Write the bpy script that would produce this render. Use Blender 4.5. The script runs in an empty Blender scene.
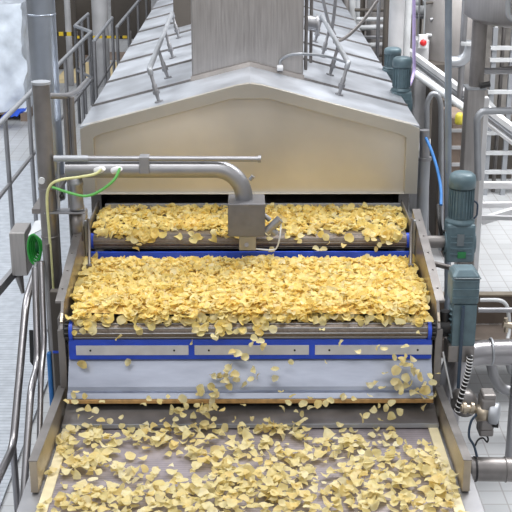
import bpy, math, random
from mathutils import Vector, Matrix, noise
random.seed(7)
R = math.radians
PI = math.pi
col = bpy.context.scene.collection

# ---------------------------------------------------------------- camera
F = 1175.0; PITCH = R(19); YAW = R(-0.30); CAMH = 3.6
cam_d = bpy.data.cameras.new('camera'); cam = bpy.data.objects.new('camera', cam_d); col.objects.link(cam)
cam.location = (0, 0, CAMH); cam.rotation_euler = (PI/2-PITCH, 0, YAW)
cam_d.lens = F/512*36; cam_d.sensor_width = 36; cam_d.clip_end = 200
bpy.context.scene.camera = cam
CM = cam.rotation_euler.to_matrix()
def ray(px, py): return CM @ Vector(((px-256)/F, -(py-256)/F, -1))
def P(px, py, Y):
    d = ray(px, py); return Vector((0, 0, CAMH)) + d*(Y/d.y)
def Pz(px, py, z):
    d = ray(px, py); return Vector((0, 0, CAMH)) + d*((z-CAMH)/d.z)
def Px(px, py, x):
    d = ray(px, py); return Vector((0, 0, CAMH)) + d*(x/d.x)

# ---------------------------------------------------------------- materials
def newmat(name):
    m = bpy.data.materials.new(name); m.use_nodes = True
    nt = m.node_tree; return m, nt, nt.nodes['Principled BSDF']
def lin(c): return tuple(((v/255)/12.92 if v/255 <= .04045 else ((v/255+.055)/1.055)**2.4) for v in c)+(1,)
def plain(name, rgb, rough=.5, metal=0.0, var=.06, scale=8, bump=0.0, stretch=(1,1,1), spec=.5):
    m, nt, b = newmat(name)
    c = lin(rgb)
    tc = nt.nodes.new('ShaderNodeTexCoord'); mp = nt.nodes.new('ShaderNodeMapping')
    mp.inputs['Scale'].default_value = stretch
    nz = nt.nodes.new('ShaderNodeTexNoise'); nz.inputs['Scale'].default_value = scale; nz.inputs['Detail'].default_value = 5
    nt.links.new(tc.outputs['Object'], mp.inputs['Vector']); nt.links.new(mp.outputs['Vector'], nz.inputs['Vector'])
    rp = nt.nodes.new('ShaderNodeValToRGB')
    rp.color_ramp.elements[0].position = .3; rp.color_ramp.elements[1].position = .7
    rp.color_ramp.elements[0].color = tuple(max(0, v*(1-var*2)) for v in c[:3])+(1,)
    rp.color_ramp.elements[1].color = tuple(min(1, v*(1+var*2)) for v in c[:3])+(1,)
    nt.links.new(nz.outputs['Fac'], rp.inputs['Fac']); nt.links.new(rp.outputs['Color'], b.inputs['Base Color'])
    b.inputs['Roughness'].default_value = rough; b.inputs['Metallic'].default_value = metal
    b.inputs['Specular IOR Level'].default_value = spec
    if metal > .3:
        mr = nt.nodes.new('ShaderNodeMapRange'); mr.inputs['To Min'].default_value = rough-.08; mr.inputs['To Max'].default_value = rough+.10
        nt.links.new(nz.outputs['Fac'], mr.inputs['Value']); nt.links.new(mr.outputs['Result'], b.inputs['Roughness'])
    if bump:
        bp = nt.nodes.new('ShaderNodeBump'); bp.inputs['Strength'].default_value = bump; bp.inputs['Distance'].default_value = .01
        nt.links.new(nz.outputs['Fac'], bp.inputs['Height']); nt.links.new(bp.outputs['Normal'], b.inputs['Normal'])
    return m
M = {}
M['steel'] = plain('steel', (150,150,153), .42, .8, .05, 6)
M['steel_brush'] = plain('steel_brushed', (172,168,166), .38, .85, .05, 30, .12, (3,3,.15))
M['steel_light'] = plain('steel_light', (162,165,170), .45, .6, .05, 5)
M['steel_roof'] = plain('steel_roof', (176,180,187), .42, .6, .12, 3.5, .1)
M['steel_dark'] = plain('steel_dark', (132,128,126), .40, .8, .08, 8)
M['steel_box'] = plain('steel_box', (118,117,120), .5, .7, .05, 20)
M['steel_face'] = plain('steel_face', (206,200,190), .38, .8, .10, .9, .03)  # warm tone and broad blotches put reflections of the chips into the colour
M['steel_border'] = plain('steel_border', (184,180,172), .42, .75, .05, 1.5)
M['steel_warm'] = plain('steel_warm', (176,164,146), .35, .8, .08, 7)
M['tube'] = plain('polished_tube', (150,148,150), .30, .95, .015, 2)
M['tube_blue'] = plain('galvanised_tube', (134,144,156), .40, .6, .05, 10)
M['duct'] = plain('duct_steel', (168,176,188), .30, .85, .07, 4)
M['sheet'] = plain('deflector_steel', (142,147,160), .38, .9, .12, 2.6, .03, (1,4,4))
M['tan'] = plain('tan_lip', (176,138,88), .6, 0, .15, 30)
M['cream'] = plain('cream_plastic', (205,194,160), .5, 0, .05, 12)
M['blue'] = plain('blue_plastic', (34,74,196), .4, 0, .06, 12)
M['panel'] = plain('panel_grey', (196,198,206), .4, .2, .04, 14)
M['black'] = plain('black_plastic', (28,27,28), .5, 0, .1, 10)
M['dark'] = plain('interior_shade', (14,12,12), .9, 0, .1, 10, spec=.1)  # near-black; shade inside the openings put into the colour
M['motor'] = plain('motor_paint', (84,104,112), .42, .1, .08, 20)
M['motor_label'] = plain('motor_label', (110,118,122), .4, .5, .05, 40)
M['green'] = plain('green_plastic', (36,140,52), .4, 0, .1, 20)
M['green_label'] = plain('green_label', (30,110,60), .4, 0, .1, 20)
M['yellow_cable'] = plain('pale_cable', (205,205,150), .5, 0, .04, 20)
M['green_cable'] = plain('green_cable', (96,172,88), .5, 0, .04, 20)
M['blue_cable'] = plain('blue_cable', (52,120,190), .5, 0, .04, 20)
M['dark_cable'] = plain('dark_cable', (50,66,84), .5, 0, .04, 20)
M['purple'] = plain('purple_hose', (176,160,205), .4, 0, .04, 20)
M['white'] = plain('white_paint', (218,218,220), .5, 0, .03, 6)
M['white_dull'] = plain('white_dull', (196,198,200), .5, .1, .05, 6)
M['wrap'] = plain('plastic_wrap', (214,222,232), .25, .1, .10, 3.5, .8)
M['cloth_blue'] = plain('blue_cloth', (36,80,190), .8, 0, .1, 10)
M['red'] = plain('red_plastic', (205,36,40), .4, 0, .05, 10)
M['yellow'] = plain('yellow_plastic', (190,178,60), .5, 0, .05, 10)
M['wood'] = plain('brown_board', (128,112,100), .6, 0, .1, 6)
M['tray'] = plain('tray_steel', (108,98,90), .5, .4, .10, 8)
M['bg_dark'] = plain('background_dark', (84,78,72), .7, .1, .15, 1.5)
M['bg_mid'] = plain('background_mid', (142,138,136), .6, .2, .12, 2.5)
M['bg_wall'] = plain('background_wall', (118,114,110), .6, .2, .3, 3)
M['bg_light'] = plain('background_light', (182,182,184), .6, .2, .12, 2.0)
M['wall'] = plain('wall_paint', (150,144,136), .8, 0, .10, .7)
M['wall_dark'] = plain('wall_dark', (92,84,76), .8, 0, .15, .7)

def stripes(name, c1, c2, scale, axis=0, rough=.45, metal=.3, width=.5, bump=.4):
    """wave bands along one object axis"""
    m, nt, b = newmat(name)
    tc = nt.nodes.new('ShaderNodeTexCoord'); sp = nt.nodes.new('ShaderNodeSeparateXYZ')
    nt.links.new(tc.outputs['Object'], sp.inputs[0])
    mu = nt.nodes.new('ShaderNodeMath'); mu.operation = 'MULTIPLY'; mu.inputs[1].default_value = scale
    nt.links.new(sp.outputs[axis], mu.inputs[0])
    fr = nt.nodes.new('ShaderNodeMath'); fr.operation = 'FRACT'; nt.links.new(mu.outputs[0], fr.inputs[0])
    rp = nt.nodes.new('ShaderNodeValToRGB'); e = rp.color_ramp.elements
    e[0].position = width; e[0].color = lin(c1); e[1].position = min(.98, width+.12); e[1].color = lin(c2)
    nt.links.new(fr.outputs[0], rp.inputs['Fac'])
    nz = nt.nodes.new('ShaderNodeTexNoise'); nz.inputs['Scale'].default_value = 14; nz.inputs['Detail'].default_value = 6
    nt.links.new(tc.outputs['Object'], nz.inputs['Vector'])
    mx = nt.nodes.new('ShaderNodeMix'); mx.data_type = 'RGBA'; mx.blend_type = 'OVERLAY'; mx.inputs['Factor'].default_value = .35
    nt.links.new(rp.outputs['Color'], mx.inputs['A']); nt.links.new(nz.outputs['Fac'], mx.inputs['B'])
    nt.links.new(mx.outputs['Result'], b.inputs['Base Color'])
    bp = nt.nodes.new('ShaderNodeBump'); bp.inputs['Strength'].default_value = bump; bp.inputs['Distance'].default_value = .004
    nt.links.new(fr.outputs[0], bp.inputs['Height']); nt.links.new(bp.outputs['Normal'], b.inputs['Normal'])
    b.inputs['Roughness'].default_value = rough; b.inputs['Metallic'].default_value = metal
    return m
M['mesh_belt'] = plain('wire_mesh_belt', (118,108,100), .42, .6, .10, 60, .3)
M['belt'] = stripes('belt_violet_grey', (138,130,134), (122,115,120), 45, 1, .4, .25, .7, .15)

def tile_mat():
    m, nt, b = newmat('floor_tiles')
    tc = nt.nodes.new('ShaderNodeTexCoord')
    br = nt.nodes.new('ShaderNodeTexBrick'); br.offset = 0; br.inputs['Scale'].default_value = 1
    br.inputs['Brick Width'].default_value = .15; br.inputs['Row Height'].default_value = .15
    br.inputs['Mortar Size'].default_value = .005; br.inputs['Mortar Smooth'].default_value = .3
    br.inputs['Color1'].default_value = lin((186,188,190)); br.inputs['Color2'].default_value = lin((194,196,198))
    br.inputs['Mortar'].default_value = lin((162,160,160))
    nt.links.new(tc.outputs['Object'], br.inputs['Vector'])
    nz = nt.nodes.new('ShaderNodeTexNoise'); nz.inputs['Scale'].default_value = .9; nz.inputs['Detail'].default_value = 6
    nt.links.new(tc.outputs['Object'], nz.inputs['Vector'])
    rp = nt.nodes.new('ShaderNodeValToRGB'); rp.color_ramp.elements[0].color = (.82,.82,.82,1); rp.color_ramp.elements[1].color = (1,1,1,1)
    rp.color_ramp.elements[0].position = .35; rp.color_ramp.elements[1].position = .6
    nt.links.new(nz.outputs['Fac'], rp.inputs['Fac'])
    mx = nt.nodes.new('ShaderNodeMix'); mx.data_type = 'RGBA'; mx.blend_type = 'MULTIPLY'; mx.inputs['Factor'].default_value = 1
    nt.links.new(br.outputs['Color'], mx.inputs['A']); nt.links.new(rp.outputs['Color'], mx.inputs['B'])
    nt.links.new(mx.outputs['Result'], b.inputs['Base Color'])
    b.inputs['Roughness'].default_value = .35
    return m
M['tiles'] = tile_mat()
M['tread'] = stripes('ribbed_walkway', (178,183,190), (156,162,170), 22, 1, .5, .1, .7)

def chip_mat(name, cols, island):
    m, nt, b = newmat(name)
    tc = nt.nodes.new('ShaderNodeTexCoord')
    if island:
        g = nt.nodes.new('ShaderNodeNewGeometry'); rnd = g.outputs['Random Per Island']
    else:
        g = nt.nodes.new('ShaderNodeObjectInfo'); rnd = g.outputs['Random']
    rp = nt.nodes.new('ShaderNodeValToRGB'); e = rp.color_ramp.elements
    e[0].position = 0; e[0].color = lin(cols[0]); e[1].position = 1; e[1].color = lin(cols[-1])
    for i, c in enumerate(cols[1:-1]):
        x = e.new((i+1)/(len(cols)-1)); x.color = lin(c)
    nt.links.new(rnd, rp.inputs['Fac'])
    nz = nt.nodes.new('ShaderNodeTexNoise'); nz.inputs['Scale'].default_value = 26; nz.inputs['Detail'].default_value = 3
    nt.links.new(tc.outputs['Object'], nz.inputs['Vector'])
    r2 = nt.nodes.new('ShaderNodeValToRGB'); r2.color_ramp.elements[0].position = .3; r2.color_ramp.elements[0].color = (.90,.80,.60,1)
    r2.color_ramp.elements[1].position = .6; r2.color_ramp.elements[1].color = (1,1,1,1)
    nt.links.new(nz.outputs['Fac'], r2.inputs['Fac'])
    mx = nt.nodes.new('ShaderNodeMix'); mx.data_type = 'RGBA'; mx.blend_type = 'MULTIPLY'; mx.inputs['Factor'].default_value = .6
    nt.links.new(rp.outputs['Color'], mx.inputs['A']); nt.links.new(r2.outputs['Color'], mx.inputs['B'])
    nt.links.new(mx.outputs['Result'], b.inputs['Base Color'])
    b.inputs['Roughness'].default_value = .45; b.inputs['Specular IOR Level'].default_value = .35
    # thin slice: some light passes through
    tr = nt.nodes.new('ShaderNodeBsdfTranslucent'); nt.links.new(mx.outputs['Result'], tr.inputs['Color'])
    ms = nt.nodes.new('ShaderNodeMixShader'); ms.inputs['Fac'].default_value = .45
    out = nt.nodes['Material Output']
    nt.links.new(b.outputs[0], ms.inputs[1]); nt.links.new(tr.outputs[0], ms.inputs[2]); nt.links.new(ms.outputs[0], out.inputs['Surface'])
    return m
pale_cols = [(222,210,156),(230,221,178),(216,201,140),(228,217,166),(224,203,136),(234,227,192)]
gold_cols = [(238,219,142),(240,227,162),(236,210,118),(244,235,184),(236,214,130),(242,226,154),(226,198,108)]
M['chip_pale'] = chip_mat('chip_pale', pale_cols, False)
M['chip_pale_many'] = chip_mat('chip_pale_many', pale_cols, True)
M['chip_gold_many'] = chip_mat('chip_gold_many', gold_cols, True)
M['chip_bed'] = plain('chip_bed', (234,200,130), .7, 0, .15, 40, .8)

# ---------------------------------------------------------------- mesh builder
def frame(d):
    d = d.normalized(); up = Vector((0,0,1)) if abs(d.z) < .95 else Vector((1,0,0))
    a = d.cross(up).normalized(); return a, d.cross(a).normalized()
class MB:
    def __init__(s): s.v = []; s.f = []; s.sm = []; s.mi = []
    def add(s, vs, fs, smooth=False, mi=0):
        o = len(s.v); s.v += [tuple(v) for v in vs]
        for f in fs: s.f.append([i+o for i in f]); s.sm.append(smooth); s.mi.append(mi)
        return s
    def hexa(s, b, t):      # 4 bottom, 4 top points (ccw seen from above)
        return s.add(list(b)+list(t), [(3,2,1,0),(4,5,6,7),(0,1,5,4),(1,2,6,5),(2,3,7,6),(3,0,4,7)])
    def box(s, x0, x1, y0, y1, z0, z1):
        return s.hexa([(x0,y0,z0),(x1,y0,z0),(x1,y1,z0),(x0,y1,z0)], [(x0,y0,z1),(x1,y0,z1),(x1,y1,z1),(x0,y1,z1)])
    def bar(s, p0, p1, w, h=None, up=None):   # square bar between two points
        p0 = Vector(p0); p1 = Vector(p1); h = h or w; a, b = frame(p1-p0)
        def ring(p): return [p-a*w/2-b*h/2, p+a*w/2-b*h/2, p+a*w/2+b*h/2, p-a*w/2+b*h/2]
        return s.add(ring(p0)+ring(p1), [(0,1,2,3),(7,6,5,4),(4,5,1,0),(5,6,2,1),(6,7,3,2),(7,4,0,3)])
    def tube(s, pts, r, n=14, caps=True, mi=0):
        pts = [Vector(p) for p in pts]; m = len(pts)
        rs = r if isinstance(r, (list, tuple)) else [r]*m
        d0 = (pts[1]-pts[0]); a, b = frame(d0); vs = []
        for i, p in enumerate(pts):
            if i == 0: d = pts[1]-pts[0]
            elif i == m-1: d = pts[-1]-pts[-2]
            else: d = (pts[i+1]-pts[i]).normalized()+(pts[i]-pts[i-1]).normalized()
            if d.length < 1e-9: d = d0
            d.normalize(); a = (a-d*a.dot(d)).normalized(); b = d.cross(a)
            for k in range(n):
                t = 2*PI*k/n; vs.append(p+(a*math.cos(t)+b*math.sin(t))*rs[i])
        fs = [(i*n+k, i*n+(k+1)%n, (i+1)*n+(k+1)%n, (i+1)*n+k) for i in range(m-1) for k in range(n)]
        s.add(vs, fs, True, mi)
        if caps:
            s.add(vs[:n], [tuple(range(n))[::-1]], False, mi); s.add(vs[-n:], [tuple(range(n))], False, mi)
        return s
    def cyl(s, p0, p1, r, n=20, r2=None, mi=0): return s.tube([p0, p1], [r, r if r2 is None else r2], n, mi=mi)
    def lathe(s, c, prof, n=28, axis=(0,0,1), mi=0, sx=1.0):   # prof [(r,h)...]
        c = Vector(c); ax = Vector(axis).normalized(); a, b = frame(ax)
        vs = [c+ax*h+(a*math.cos(2*PI*k/n)+b*math.sin(2*PI*k/n))*max(r,1e-4) for r, h in prof for k in range(n)]
        m = len(prof)
        fs = [(i*n+k, i*n+(k+1)%n, (i+1)*n+(k+1)%n, (i+1)*n+k) for i in range(m-1) for k in range(n)]
        return s.add(vs, fs, True, mi)
    def poly(s, pts, off):       # extruded planar polygon by vector off
        pts = [Vector(p) for p in pts]; n = len(pts); off = Vector(off)
        return s.add(pts+[p+off for p in pts], [tuple(range(n))[::-1], tuple(range(n, 2*n))]+[(i, (i+1)%n, (i+1)%n+n, i+n) for i in range(n)])
    def build(s, name, mat, parent=None, bevel=0, origin=None):
        me = bpy.data.meshes.new(name)
        o0 = Vector(origin) if origin is not None else Vector((0,0,0))
        vs = s.v if origin is None else [tuple(Vector(v)-o0) for v in s.v]
        me.from_pydata(vs, [], s.f)
        me.polygons.foreach_set('use_smooth', s.sm)
        if isinstance(mat, (list, tuple)):
            for x in mat: me.materials.append(x)
            me.polygons.foreach_set('material_index', s.mi)
        else: me.materials.append(mat)
        me.update()
        o = bpy.data.objects.new(name, me); col.objects.link(o)
        if parent is not None:
            o.parent = parent
            p = parent; w = Vector((0,0,0))
            while p is not None: w += Vector(p.location); p = p.parent
            o.location = o0-w
        else: o.location = o0
        if bevel:
            b = o.modifiers.new('bevel', 'BEVEL'); b.width = bevel; b.segments = 2; b.limit_method = 'ANGLE'; b.angle_limit = R(50)
        return o
def tag(o, label, cat, group=None, kind=None):
    o['label'] = label; o['category'] = cat
    if group: o['group'] = group
    if kind: o['kind'] = kind
    return o
def empty(name, loc, label, cat, group=None):
    o = bpy.data.objects.new(name, None); col.objects.link(o); o.location = loc; o.empty_display_size = .1
    return tag(o, label, cat, group)
def struct(o): o['kind'] = 'structure'; return o
def fil(pts, r=.06, n=6):       # round the corners of a path
    pts = [Vector(p) for p in pts]; out = [pts[0]]
    for i in range(1, len(pts)-1):
        a, b, c = pts[i-1], pts[i], pts[i+1]
        d1 = (a-b); d2 = (c-b); q = min(r, d1.length*.48, d2.length*.48)
        s = b+d1.normalized()*q; e = b+d2.normalized()*q
        for k in range(n+1):
            t = k/n; out.append(s*(1-t)**2+b*2*t*(1-t)+e*t*t)
    out.append(pts[-1]); return out
def smooth_path(pts, n=8):      # catmull-rom
    pts = [Vector(p) for p in pts]; q = [pts[0]*2-pts[1]]+pts+[pts[-1]*2-pts[-2]]; out = []
    for i in range(1, len(q)-2):
        p0, p1, p2, p3 = q[i-1:i+3]
        for k in range(n):
            t = k/n; out.append(.5*((2*p1)+(p2-p0)*t+(2*p0-5*p1+4*p2-p3)*t*t+(3*p1-p0-3*p2+p3)*t**3))
    out.append(pts[-1]); return out
def one_tube(name, pts, r, mat, label, cat, group=None, n=14):
    mb = MB().tube(pts, r, n); return tag(mb.build(name, mat), label, cat, group)

# ---------------------------------------------------------------- setting
struct(MB().box(-12, 12, -1, 34, -.1, 0).build('floor', M['tiles']))
struct(MB().box(-12, 12, 34, 34.2, 0, 7).build('wall_back', M['wall_dark']))
struct(MB().box(-12.2, -12, -1, 34, 0, 7).build('wall_left', M['wall']))
struct(MB().box(12, 12.2, -1, 34, 0, 7).build('wall_right', M['wall']))

# ---------------------------------------------------------------- front conveyor
XB = 1.0
c3 = empty('belt_conveyor', (0, 5, 0), 'wide front conveyor with dark grey belt and cream edge strips, strewn with pale chips', 'conveyor')
MB().box(-1.03, 1.03, 3.7, 5.98, .575, .597).build('belt', M['belt'], c3)
for s in (-1, 1):
    x = sorted((s*.978, s*1.03))
    MB().box(x[0], x[1], 3.7, 5.86, .597, .606).build('wear_strip', M['cream'], c3)['label'] = 'cream plastic edge strip'
    # guard: thick box plate
    xi, xo = (s*1.046, s*1.086)
    xa, xb = sorted((xi, xo))
    g = MB().hexa([(xa,5.12,.600),(xb,5.12,.600),(xb,6.06,.590),(xa,6.06,.590)], [(xa,5.12,.775),(xb,5.12,.775),(xb,6.06,.735),(xa,6.06,.735)])
    g.build('side_guard', M['steel_warm'], c3, .003)
    gt = MB().hexa([(xa-.002,5.117,.775),(xb+.002,5.117,.775),(xb+.002,6.06,.735),(xa-.002,6.06,.735)], [(xa-.002,5.117,.779),(xb+.002,5.117,.779),(xb+.002,6.06,.739),(xa-.002,6.06,.739)])
    gt.build('guard_rim', M['steel_dark'], c3)
    xa, xb = sorted((s*1.034, s*1.13))
    MB().box(xa, xb, 3.7, 6.0, .47, .592).build('side_frame', M['steel'], c3, .004)
    for y in (4.2, 5.7):
        xa, xb = sorted((s*1.04, s*1.11)); MB().box(xa, xb, y, y+.07, 0, .475).build('leg', M['steel'], c3, .004)
# receiving plate
MB().hexa([(-1.035,5.80,.612),(1.035,5.80,.612),(1.035,6.2,.70),(-1.035,6.2,.70)], [(-1.035,5.80,.622),(1.035,5.80,.622),(1.035,6.2,.71),(-1.035,6.2,.71)]).build('receiving_plate', M['steel_dark'], c3, .002)
MB().box(-1.035, 1.035, 5.792, 5.80, .606, .628).build('plate_edge', M['steel_light'], c3)

# ---------------------------------------------------------------- middle conveyor
c2 = empty('belt_conveyor', (0, 6.6, 0), 'middle conveyor with blue front frame and wire belt under thick golden chips', 'conveyor')
RZ = 1.077; RR = .047
mb = MB()
n = 20
prof = []
for k in range(n+1):
    t = -PI/2 - PI*k/n
    prof.append((6.06+RR*math.cos(t)*1.0, RZ+RR*math.sin(t)))
prof = [(7.2, RZ-RR)]+prof+[(7.2, RZ+RR)]
vs = []; 
for (y, z) in prof: vs += [(-.985, y, z), (.985, y, z)]
mb.add(vs, [(2*i, 2*i+1, 2*i+3, 2*i+2) for i in range(len(prof)-1)], True)
mb.build('belt', M['mesh_belt'], c2)
bars = MB()
for k in range(5):
    t = -PI/2-PI*(k+.6)/5.2
    y = 6.06+(RR+.001)*math.cos(t); z = RZ+(RR+.001)*math.sin(t)
    bars.cyl((-.98, y, z), (.98, y, z), .0042, 6)
bars.build('cross_rod', M['steel'], c2)
for s in (-1, 1):
    hub = MB().cyl((s*.985, 6.06, RZ), (s*1.005, 6.06, RZ), .058, 24); hub.build('roller_collar', M['blue'], c2)
    sp = MB().cyl((s*1.005, 6.06, RZ), (s*1.035, 6.06, RZ), .045, 20)
    for k in range(12):
        t = 2*PI*k/12; sp.cyl((s*1.008, 6.06+.05*math.cos(t), RZ+.05*math.sin(t)), (s*1.03, 6.06+.05*math.cos(t), RZ+.05*math.sin(t)), .008, 8)
    sp.build('sprocket', M['black'], c2)
# blue frame with panels
FY = 6.03
zt, zb = 1.032, .912
blue = MB().box(-1.012, 1.012, FY, FY+.03, zb, zt)
bf = blue.build('front_frame', M['blue'], c2, .003)
for (a, b) in ((76, 188.5), (194.5, 309), (315, 432)):
    x0 = P(a, 350, FY-.006).x; x1 = P(b, 350, FY-.006).x
    pn = MB().box(x0, x1, FY-.006, FY+.002, .941, .999)
    pn.build('frame_panel', M['panel'], bf, .002)['label'] = 'pale grey strip panel'
    for xx in (x0+.08, x1-.08): MB().cyl((xx, FY-.009, .97), (xx, FY-.005, .97), .006, 8).build('screw', M['black'], bf)
# deflector sheet
prof = [(6.075,.915),(6.055,.88),(5.985,.765),(5.975,.745),(5.95,.74),(5.935,.715)]
mb = MB(); vs = []
for (y, z) in prof: vs += [(-1.02, y, z), (1.02, y, z)]
mb.add(vs, [(2*i, 2*i+1, 2*i+3, 2*i+2) for i in range(len(prof)-1)], False)
ds = mb.build('deflector_sheet', M['sheet'], c2)
sm = ds.modifiers.new('solid', 'SOLIDIFY'); sm.thickness = .006
MB().box(-1.02, 1.02, 5.925, 5.942, .690, .714).build('deflector_lip', M['tan'], c2, .003)['label'] = 'tan brown scraper lip'
MB().box(-1.02, 1.02, 6.13, 6.16, .62, 1.02).build('dark_backing', M['dark'], c2)  # near-black backing sheet that keeps the gap under the lip dark
for s in (-1, 1):
    xa, xb = sorted((s*1.04, s*1.052))
    # inner side wall following the belt
    MB().poly([(xa,6.10,1.02),(xa,7.2,1.02),(xa,7.2,1.435),(xa,6.13,1.225),(xa,6.03,1.14)], (xb-xa,0,0)).build('side_guard', M['steel_warm'], c2)
    ra, rb = sorted((s*1.038, s*1.088))
    rim = MB().hexa([(ra,6.12,1.215),(rb,6.12,1.215),(rb,7.2,1.425),(ra,7.2,1.425)], [(ra,6.12,1.228),(rb,6.12,1.228),(rb,7.2,1.438),(ra,7.2,1.438)])
    ia, ib = sorted((s*1.038, s*1.054)); rim.hexa([(ia,6.02,1.10),(ib,6.02,1.10),(ib,6.032,1.10),(ia,6.032,1.10)], [(ia,6.108,1.228),(ib,6.108,1.228),(ib,6.12,1.228),(ia,6.12,1.228)])
    rm = rim.build('guard_rim', M['steel_dark'], c2)
    for k in range(5):
        y = 6.25+k*.2; z = 1.228+(y-6.12)*.1944; MB().cyl((s*1.065, y, z-.004), (s*1.065, y, z+.004), .006, 8).build('bolt', M['steel_dark'], rm)
    xa, xb = sorted((s*1.03, s*1.07))
    MB().box(xa, xb, 6.03, 6.11, .56, 1.09).build('end_plate', M['steel_dark'], c2, .003)
    xa, xb = sorted((s*1.055, s*1.085))
    MB().box(xa, xb, 6.14, 7.6, .9, 1.12).build('side_frame', M['steel_dark'], c2, .004)
    for y in (6.3, 7.3):
        MB().box(xa, xb, y, y+.06, 0, .95).build('leg', M['steel_dark'], c2, .003)
MB().box(-1.03, 1.03, 7.005, 7.02, 1.08, 1.216).build('rear_frame', M['blue'], c2, .003)

# ---------------------------------------------------------------- upper conveyor out of the fryer
c1 = empty('belt_conveyor', (0, 7.4, 0), 'upper conveyor with grey roller coming out of the dark mouth of the fryer hood', 'conveyor')
mb = MB(); prof = []
for k in range(n+1):
    t = -PI/2 - PI*k/n
    prof.append((7.09+.048*math.cos(t), 1.262+.048*math.sin(t)))
prof = [(8.2, 1.214)]+prof+[(8.2, 1.31)]; vs = []
for (y, z) in prof: vs += [(-.99, y, z), (.99, y, z)]
mb.add(vs, [(2*i, 2*i+1, 2*i+3, 2*i+2) for i in range(len(prof)-1)], True).build('belt', M['mesh_belt'], c1)
bars = MB()
for k in range(5):
    t = -PI/2-PI*(k+.6)/5.2
    bars.cyl((-.985, 7.09+.049*math.cos(t), 1.262+.049*math.sin(t)), (.985, 7.09+.049*math.cos(t), 1.262+.049*math.sin(t)), .003, 6)
bars.build('cross_rod', M['steel_dark'], c1)
for s in (-1, 1):
    MB().cyl((s*.99, 7.09, 1.262), (s*1.01, 7.09, 1.262), .05, 20).build('roller_collar', M['blue'], c1)
    xa, xb = sorted((s*1.02, s*1.03))
    MB().box(xa, xb, 7.03, 7.64, 1.13, 1.37).build('side_plate', M['steel_dark'], c1)
    MB().box(xa-.006, xb+.006, 7.005, 7.03, 1.09, 1.42).build('edge_strip', M['steel_light'], c1, .002)
    # rod with foot
    p = Vector((s*1.01, 6.99, 1.44)); q = Vector((s*.985, 6.78, 1.16))
    rd = MB().tube([p, (s*1.005, 6.985, 1.36), q], .010, 10).cyl(q+Vector((0,0,.05)), q, .018, 12)
    rd.build('support_rod', M['steel_dark'], c1)
MB().box(-.98, 1.02, 7.625, 7.65, 1.30, 1.348).build('back_strip', M['steel_light'], c1, .003)
MB().box(-1.02, 1.02, 7.28, 7.6, 1.14, 1.2).build('bed_plate', M['steel_dark'], c1)

# ---------------------------------------------------------------- fryer and hood
HW = 1.11; HZ0, HZE, HZP, HY0, HY1 = 1.42, 1.887, 2.173, 7.64, 22.0
fr = empty('fryer_hood', (0, 10, 0), 'huge gabled stainless steel fryer hood with ribbed roof above the conveyors', 'hood')
def zr(x): return HZE+(HW-abs(x))/HW*(HZP-HZE)
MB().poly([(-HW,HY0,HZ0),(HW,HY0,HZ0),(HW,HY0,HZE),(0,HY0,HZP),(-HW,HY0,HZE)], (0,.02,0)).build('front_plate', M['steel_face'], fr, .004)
# raised border
bd = MB()
def ringpoly(outer, inner, y0, y1):
    n_ = len(outer)
    vs = [(x,y0,z) for x,z in outer]+[(x,y0,z) for x,z in inner]+[(x,y1,z) for x,z in outer]+[(x,y1,z) for x,z in inner]
    fs = []
    for i in range(n_):
        j = (i+1)%n_
        fs += [(i,j,n_+j,n_+i), (n_+i,n_+j,3*n_+j,3*n_+i), (2*n_+j,2*n_+i,3*n_+i,3*n_+j), (j,i,2*n_+i,2*n_+j)]
    return vs, fs
outer = [(-HW-.012,HZ0),(HW+.012,HZ0),(HW+.012,HZE-.02),(HW-.05,HZE+.012),(.08,HZP-.012),(0,HZP-.001),(-.08,HZP-.012),(-HW+.05,HZE+.012),(-HW-.012,HZE-.02)]
inner = [(-HW+.075,HZ0+.006),(HW-.075,HZ0+.006),(HW-.075,HZE-.08),(HW-.12,HZE-.055),(.12,HZP-.105),(0,HZP-.105),(-.12,HZP-.105),(-HW+.12,HZE-.055),(-HW+.075,HZE-.08)]
vs, fs = ringpoly(outer, inner, HY0-.035, HY0); bd.add(vs, fs).build('front_border', M['steel_border'], fr, .006)
for s in (-1, 1):
    xa, xb = sorted((s*HW, s*(HW-.02)))
    MB().box(xa, xb, HY0+.02, HY1, HZ0, HZE-.005).build('side_wall', M['steel'], fr)
    e = s*(HW+.012)
    MB().hexa([(0,HY0-.03,HZP-.012),(0,HY1,HZP-.012),(e,HY1,HZE-.016),(e,HY0-.03,HZE-.016)][::(1 if s<0 else -1)],
              [(0,HY0-.03,HZP),(0,HY1,HZP),(e,HY1,HZE-.004),(e,HY0-.03,HZE-.004)][::(1 if s<0 else -1)]).build('roof_panel', M['steel_roof'], fr)
    for k in range(15):
        y = 8.25+k*.9
        MB().hexa([(0,y,HZP-.002),(e,y,HZE-.006),(e,y+.016,HZE-.006),(0,y+.016,HZP-.002)][::(1 if s>0 else -1)],
                  [(0,y,HZP+.016),(e,y,HZE+.010),(e,y+.016,HZE+.010),(0,y+.016,HZP+.016)][::(1 if s>0 else -1)]).build('roof_rib', M['steel_dark'], fr)
fb = empty('deep_fryer', (0, 12, 0), 'dark fryer body under the hood behind the upper conveyor', 'fryer')
MB().box(-1.05, 1.05, 8.25, 21.9, .35, 1.2).build('vat', M['steel_dark'], fb)
MB().box(-1.08, 1.08, 8.22, 8.25, .35, 1.5).build('mouth_shade_panel', M['dark'], fb)  # near-black backing sheet; the shade of the hood mouth as colour
for s in (-1, 1):
    xa, xb = sorted((s*1.02, s*1.09)); MB().box(xa, xb, 7.75, 8.22, .5, 1.42).build('cheek_plate', M['steel_dark'], fb)
    for y in (8.4, 12, 16): MB().box(xa, xb, y, y+.08, 0, .4).build('leg', M['steel_dark'], fb)

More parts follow.
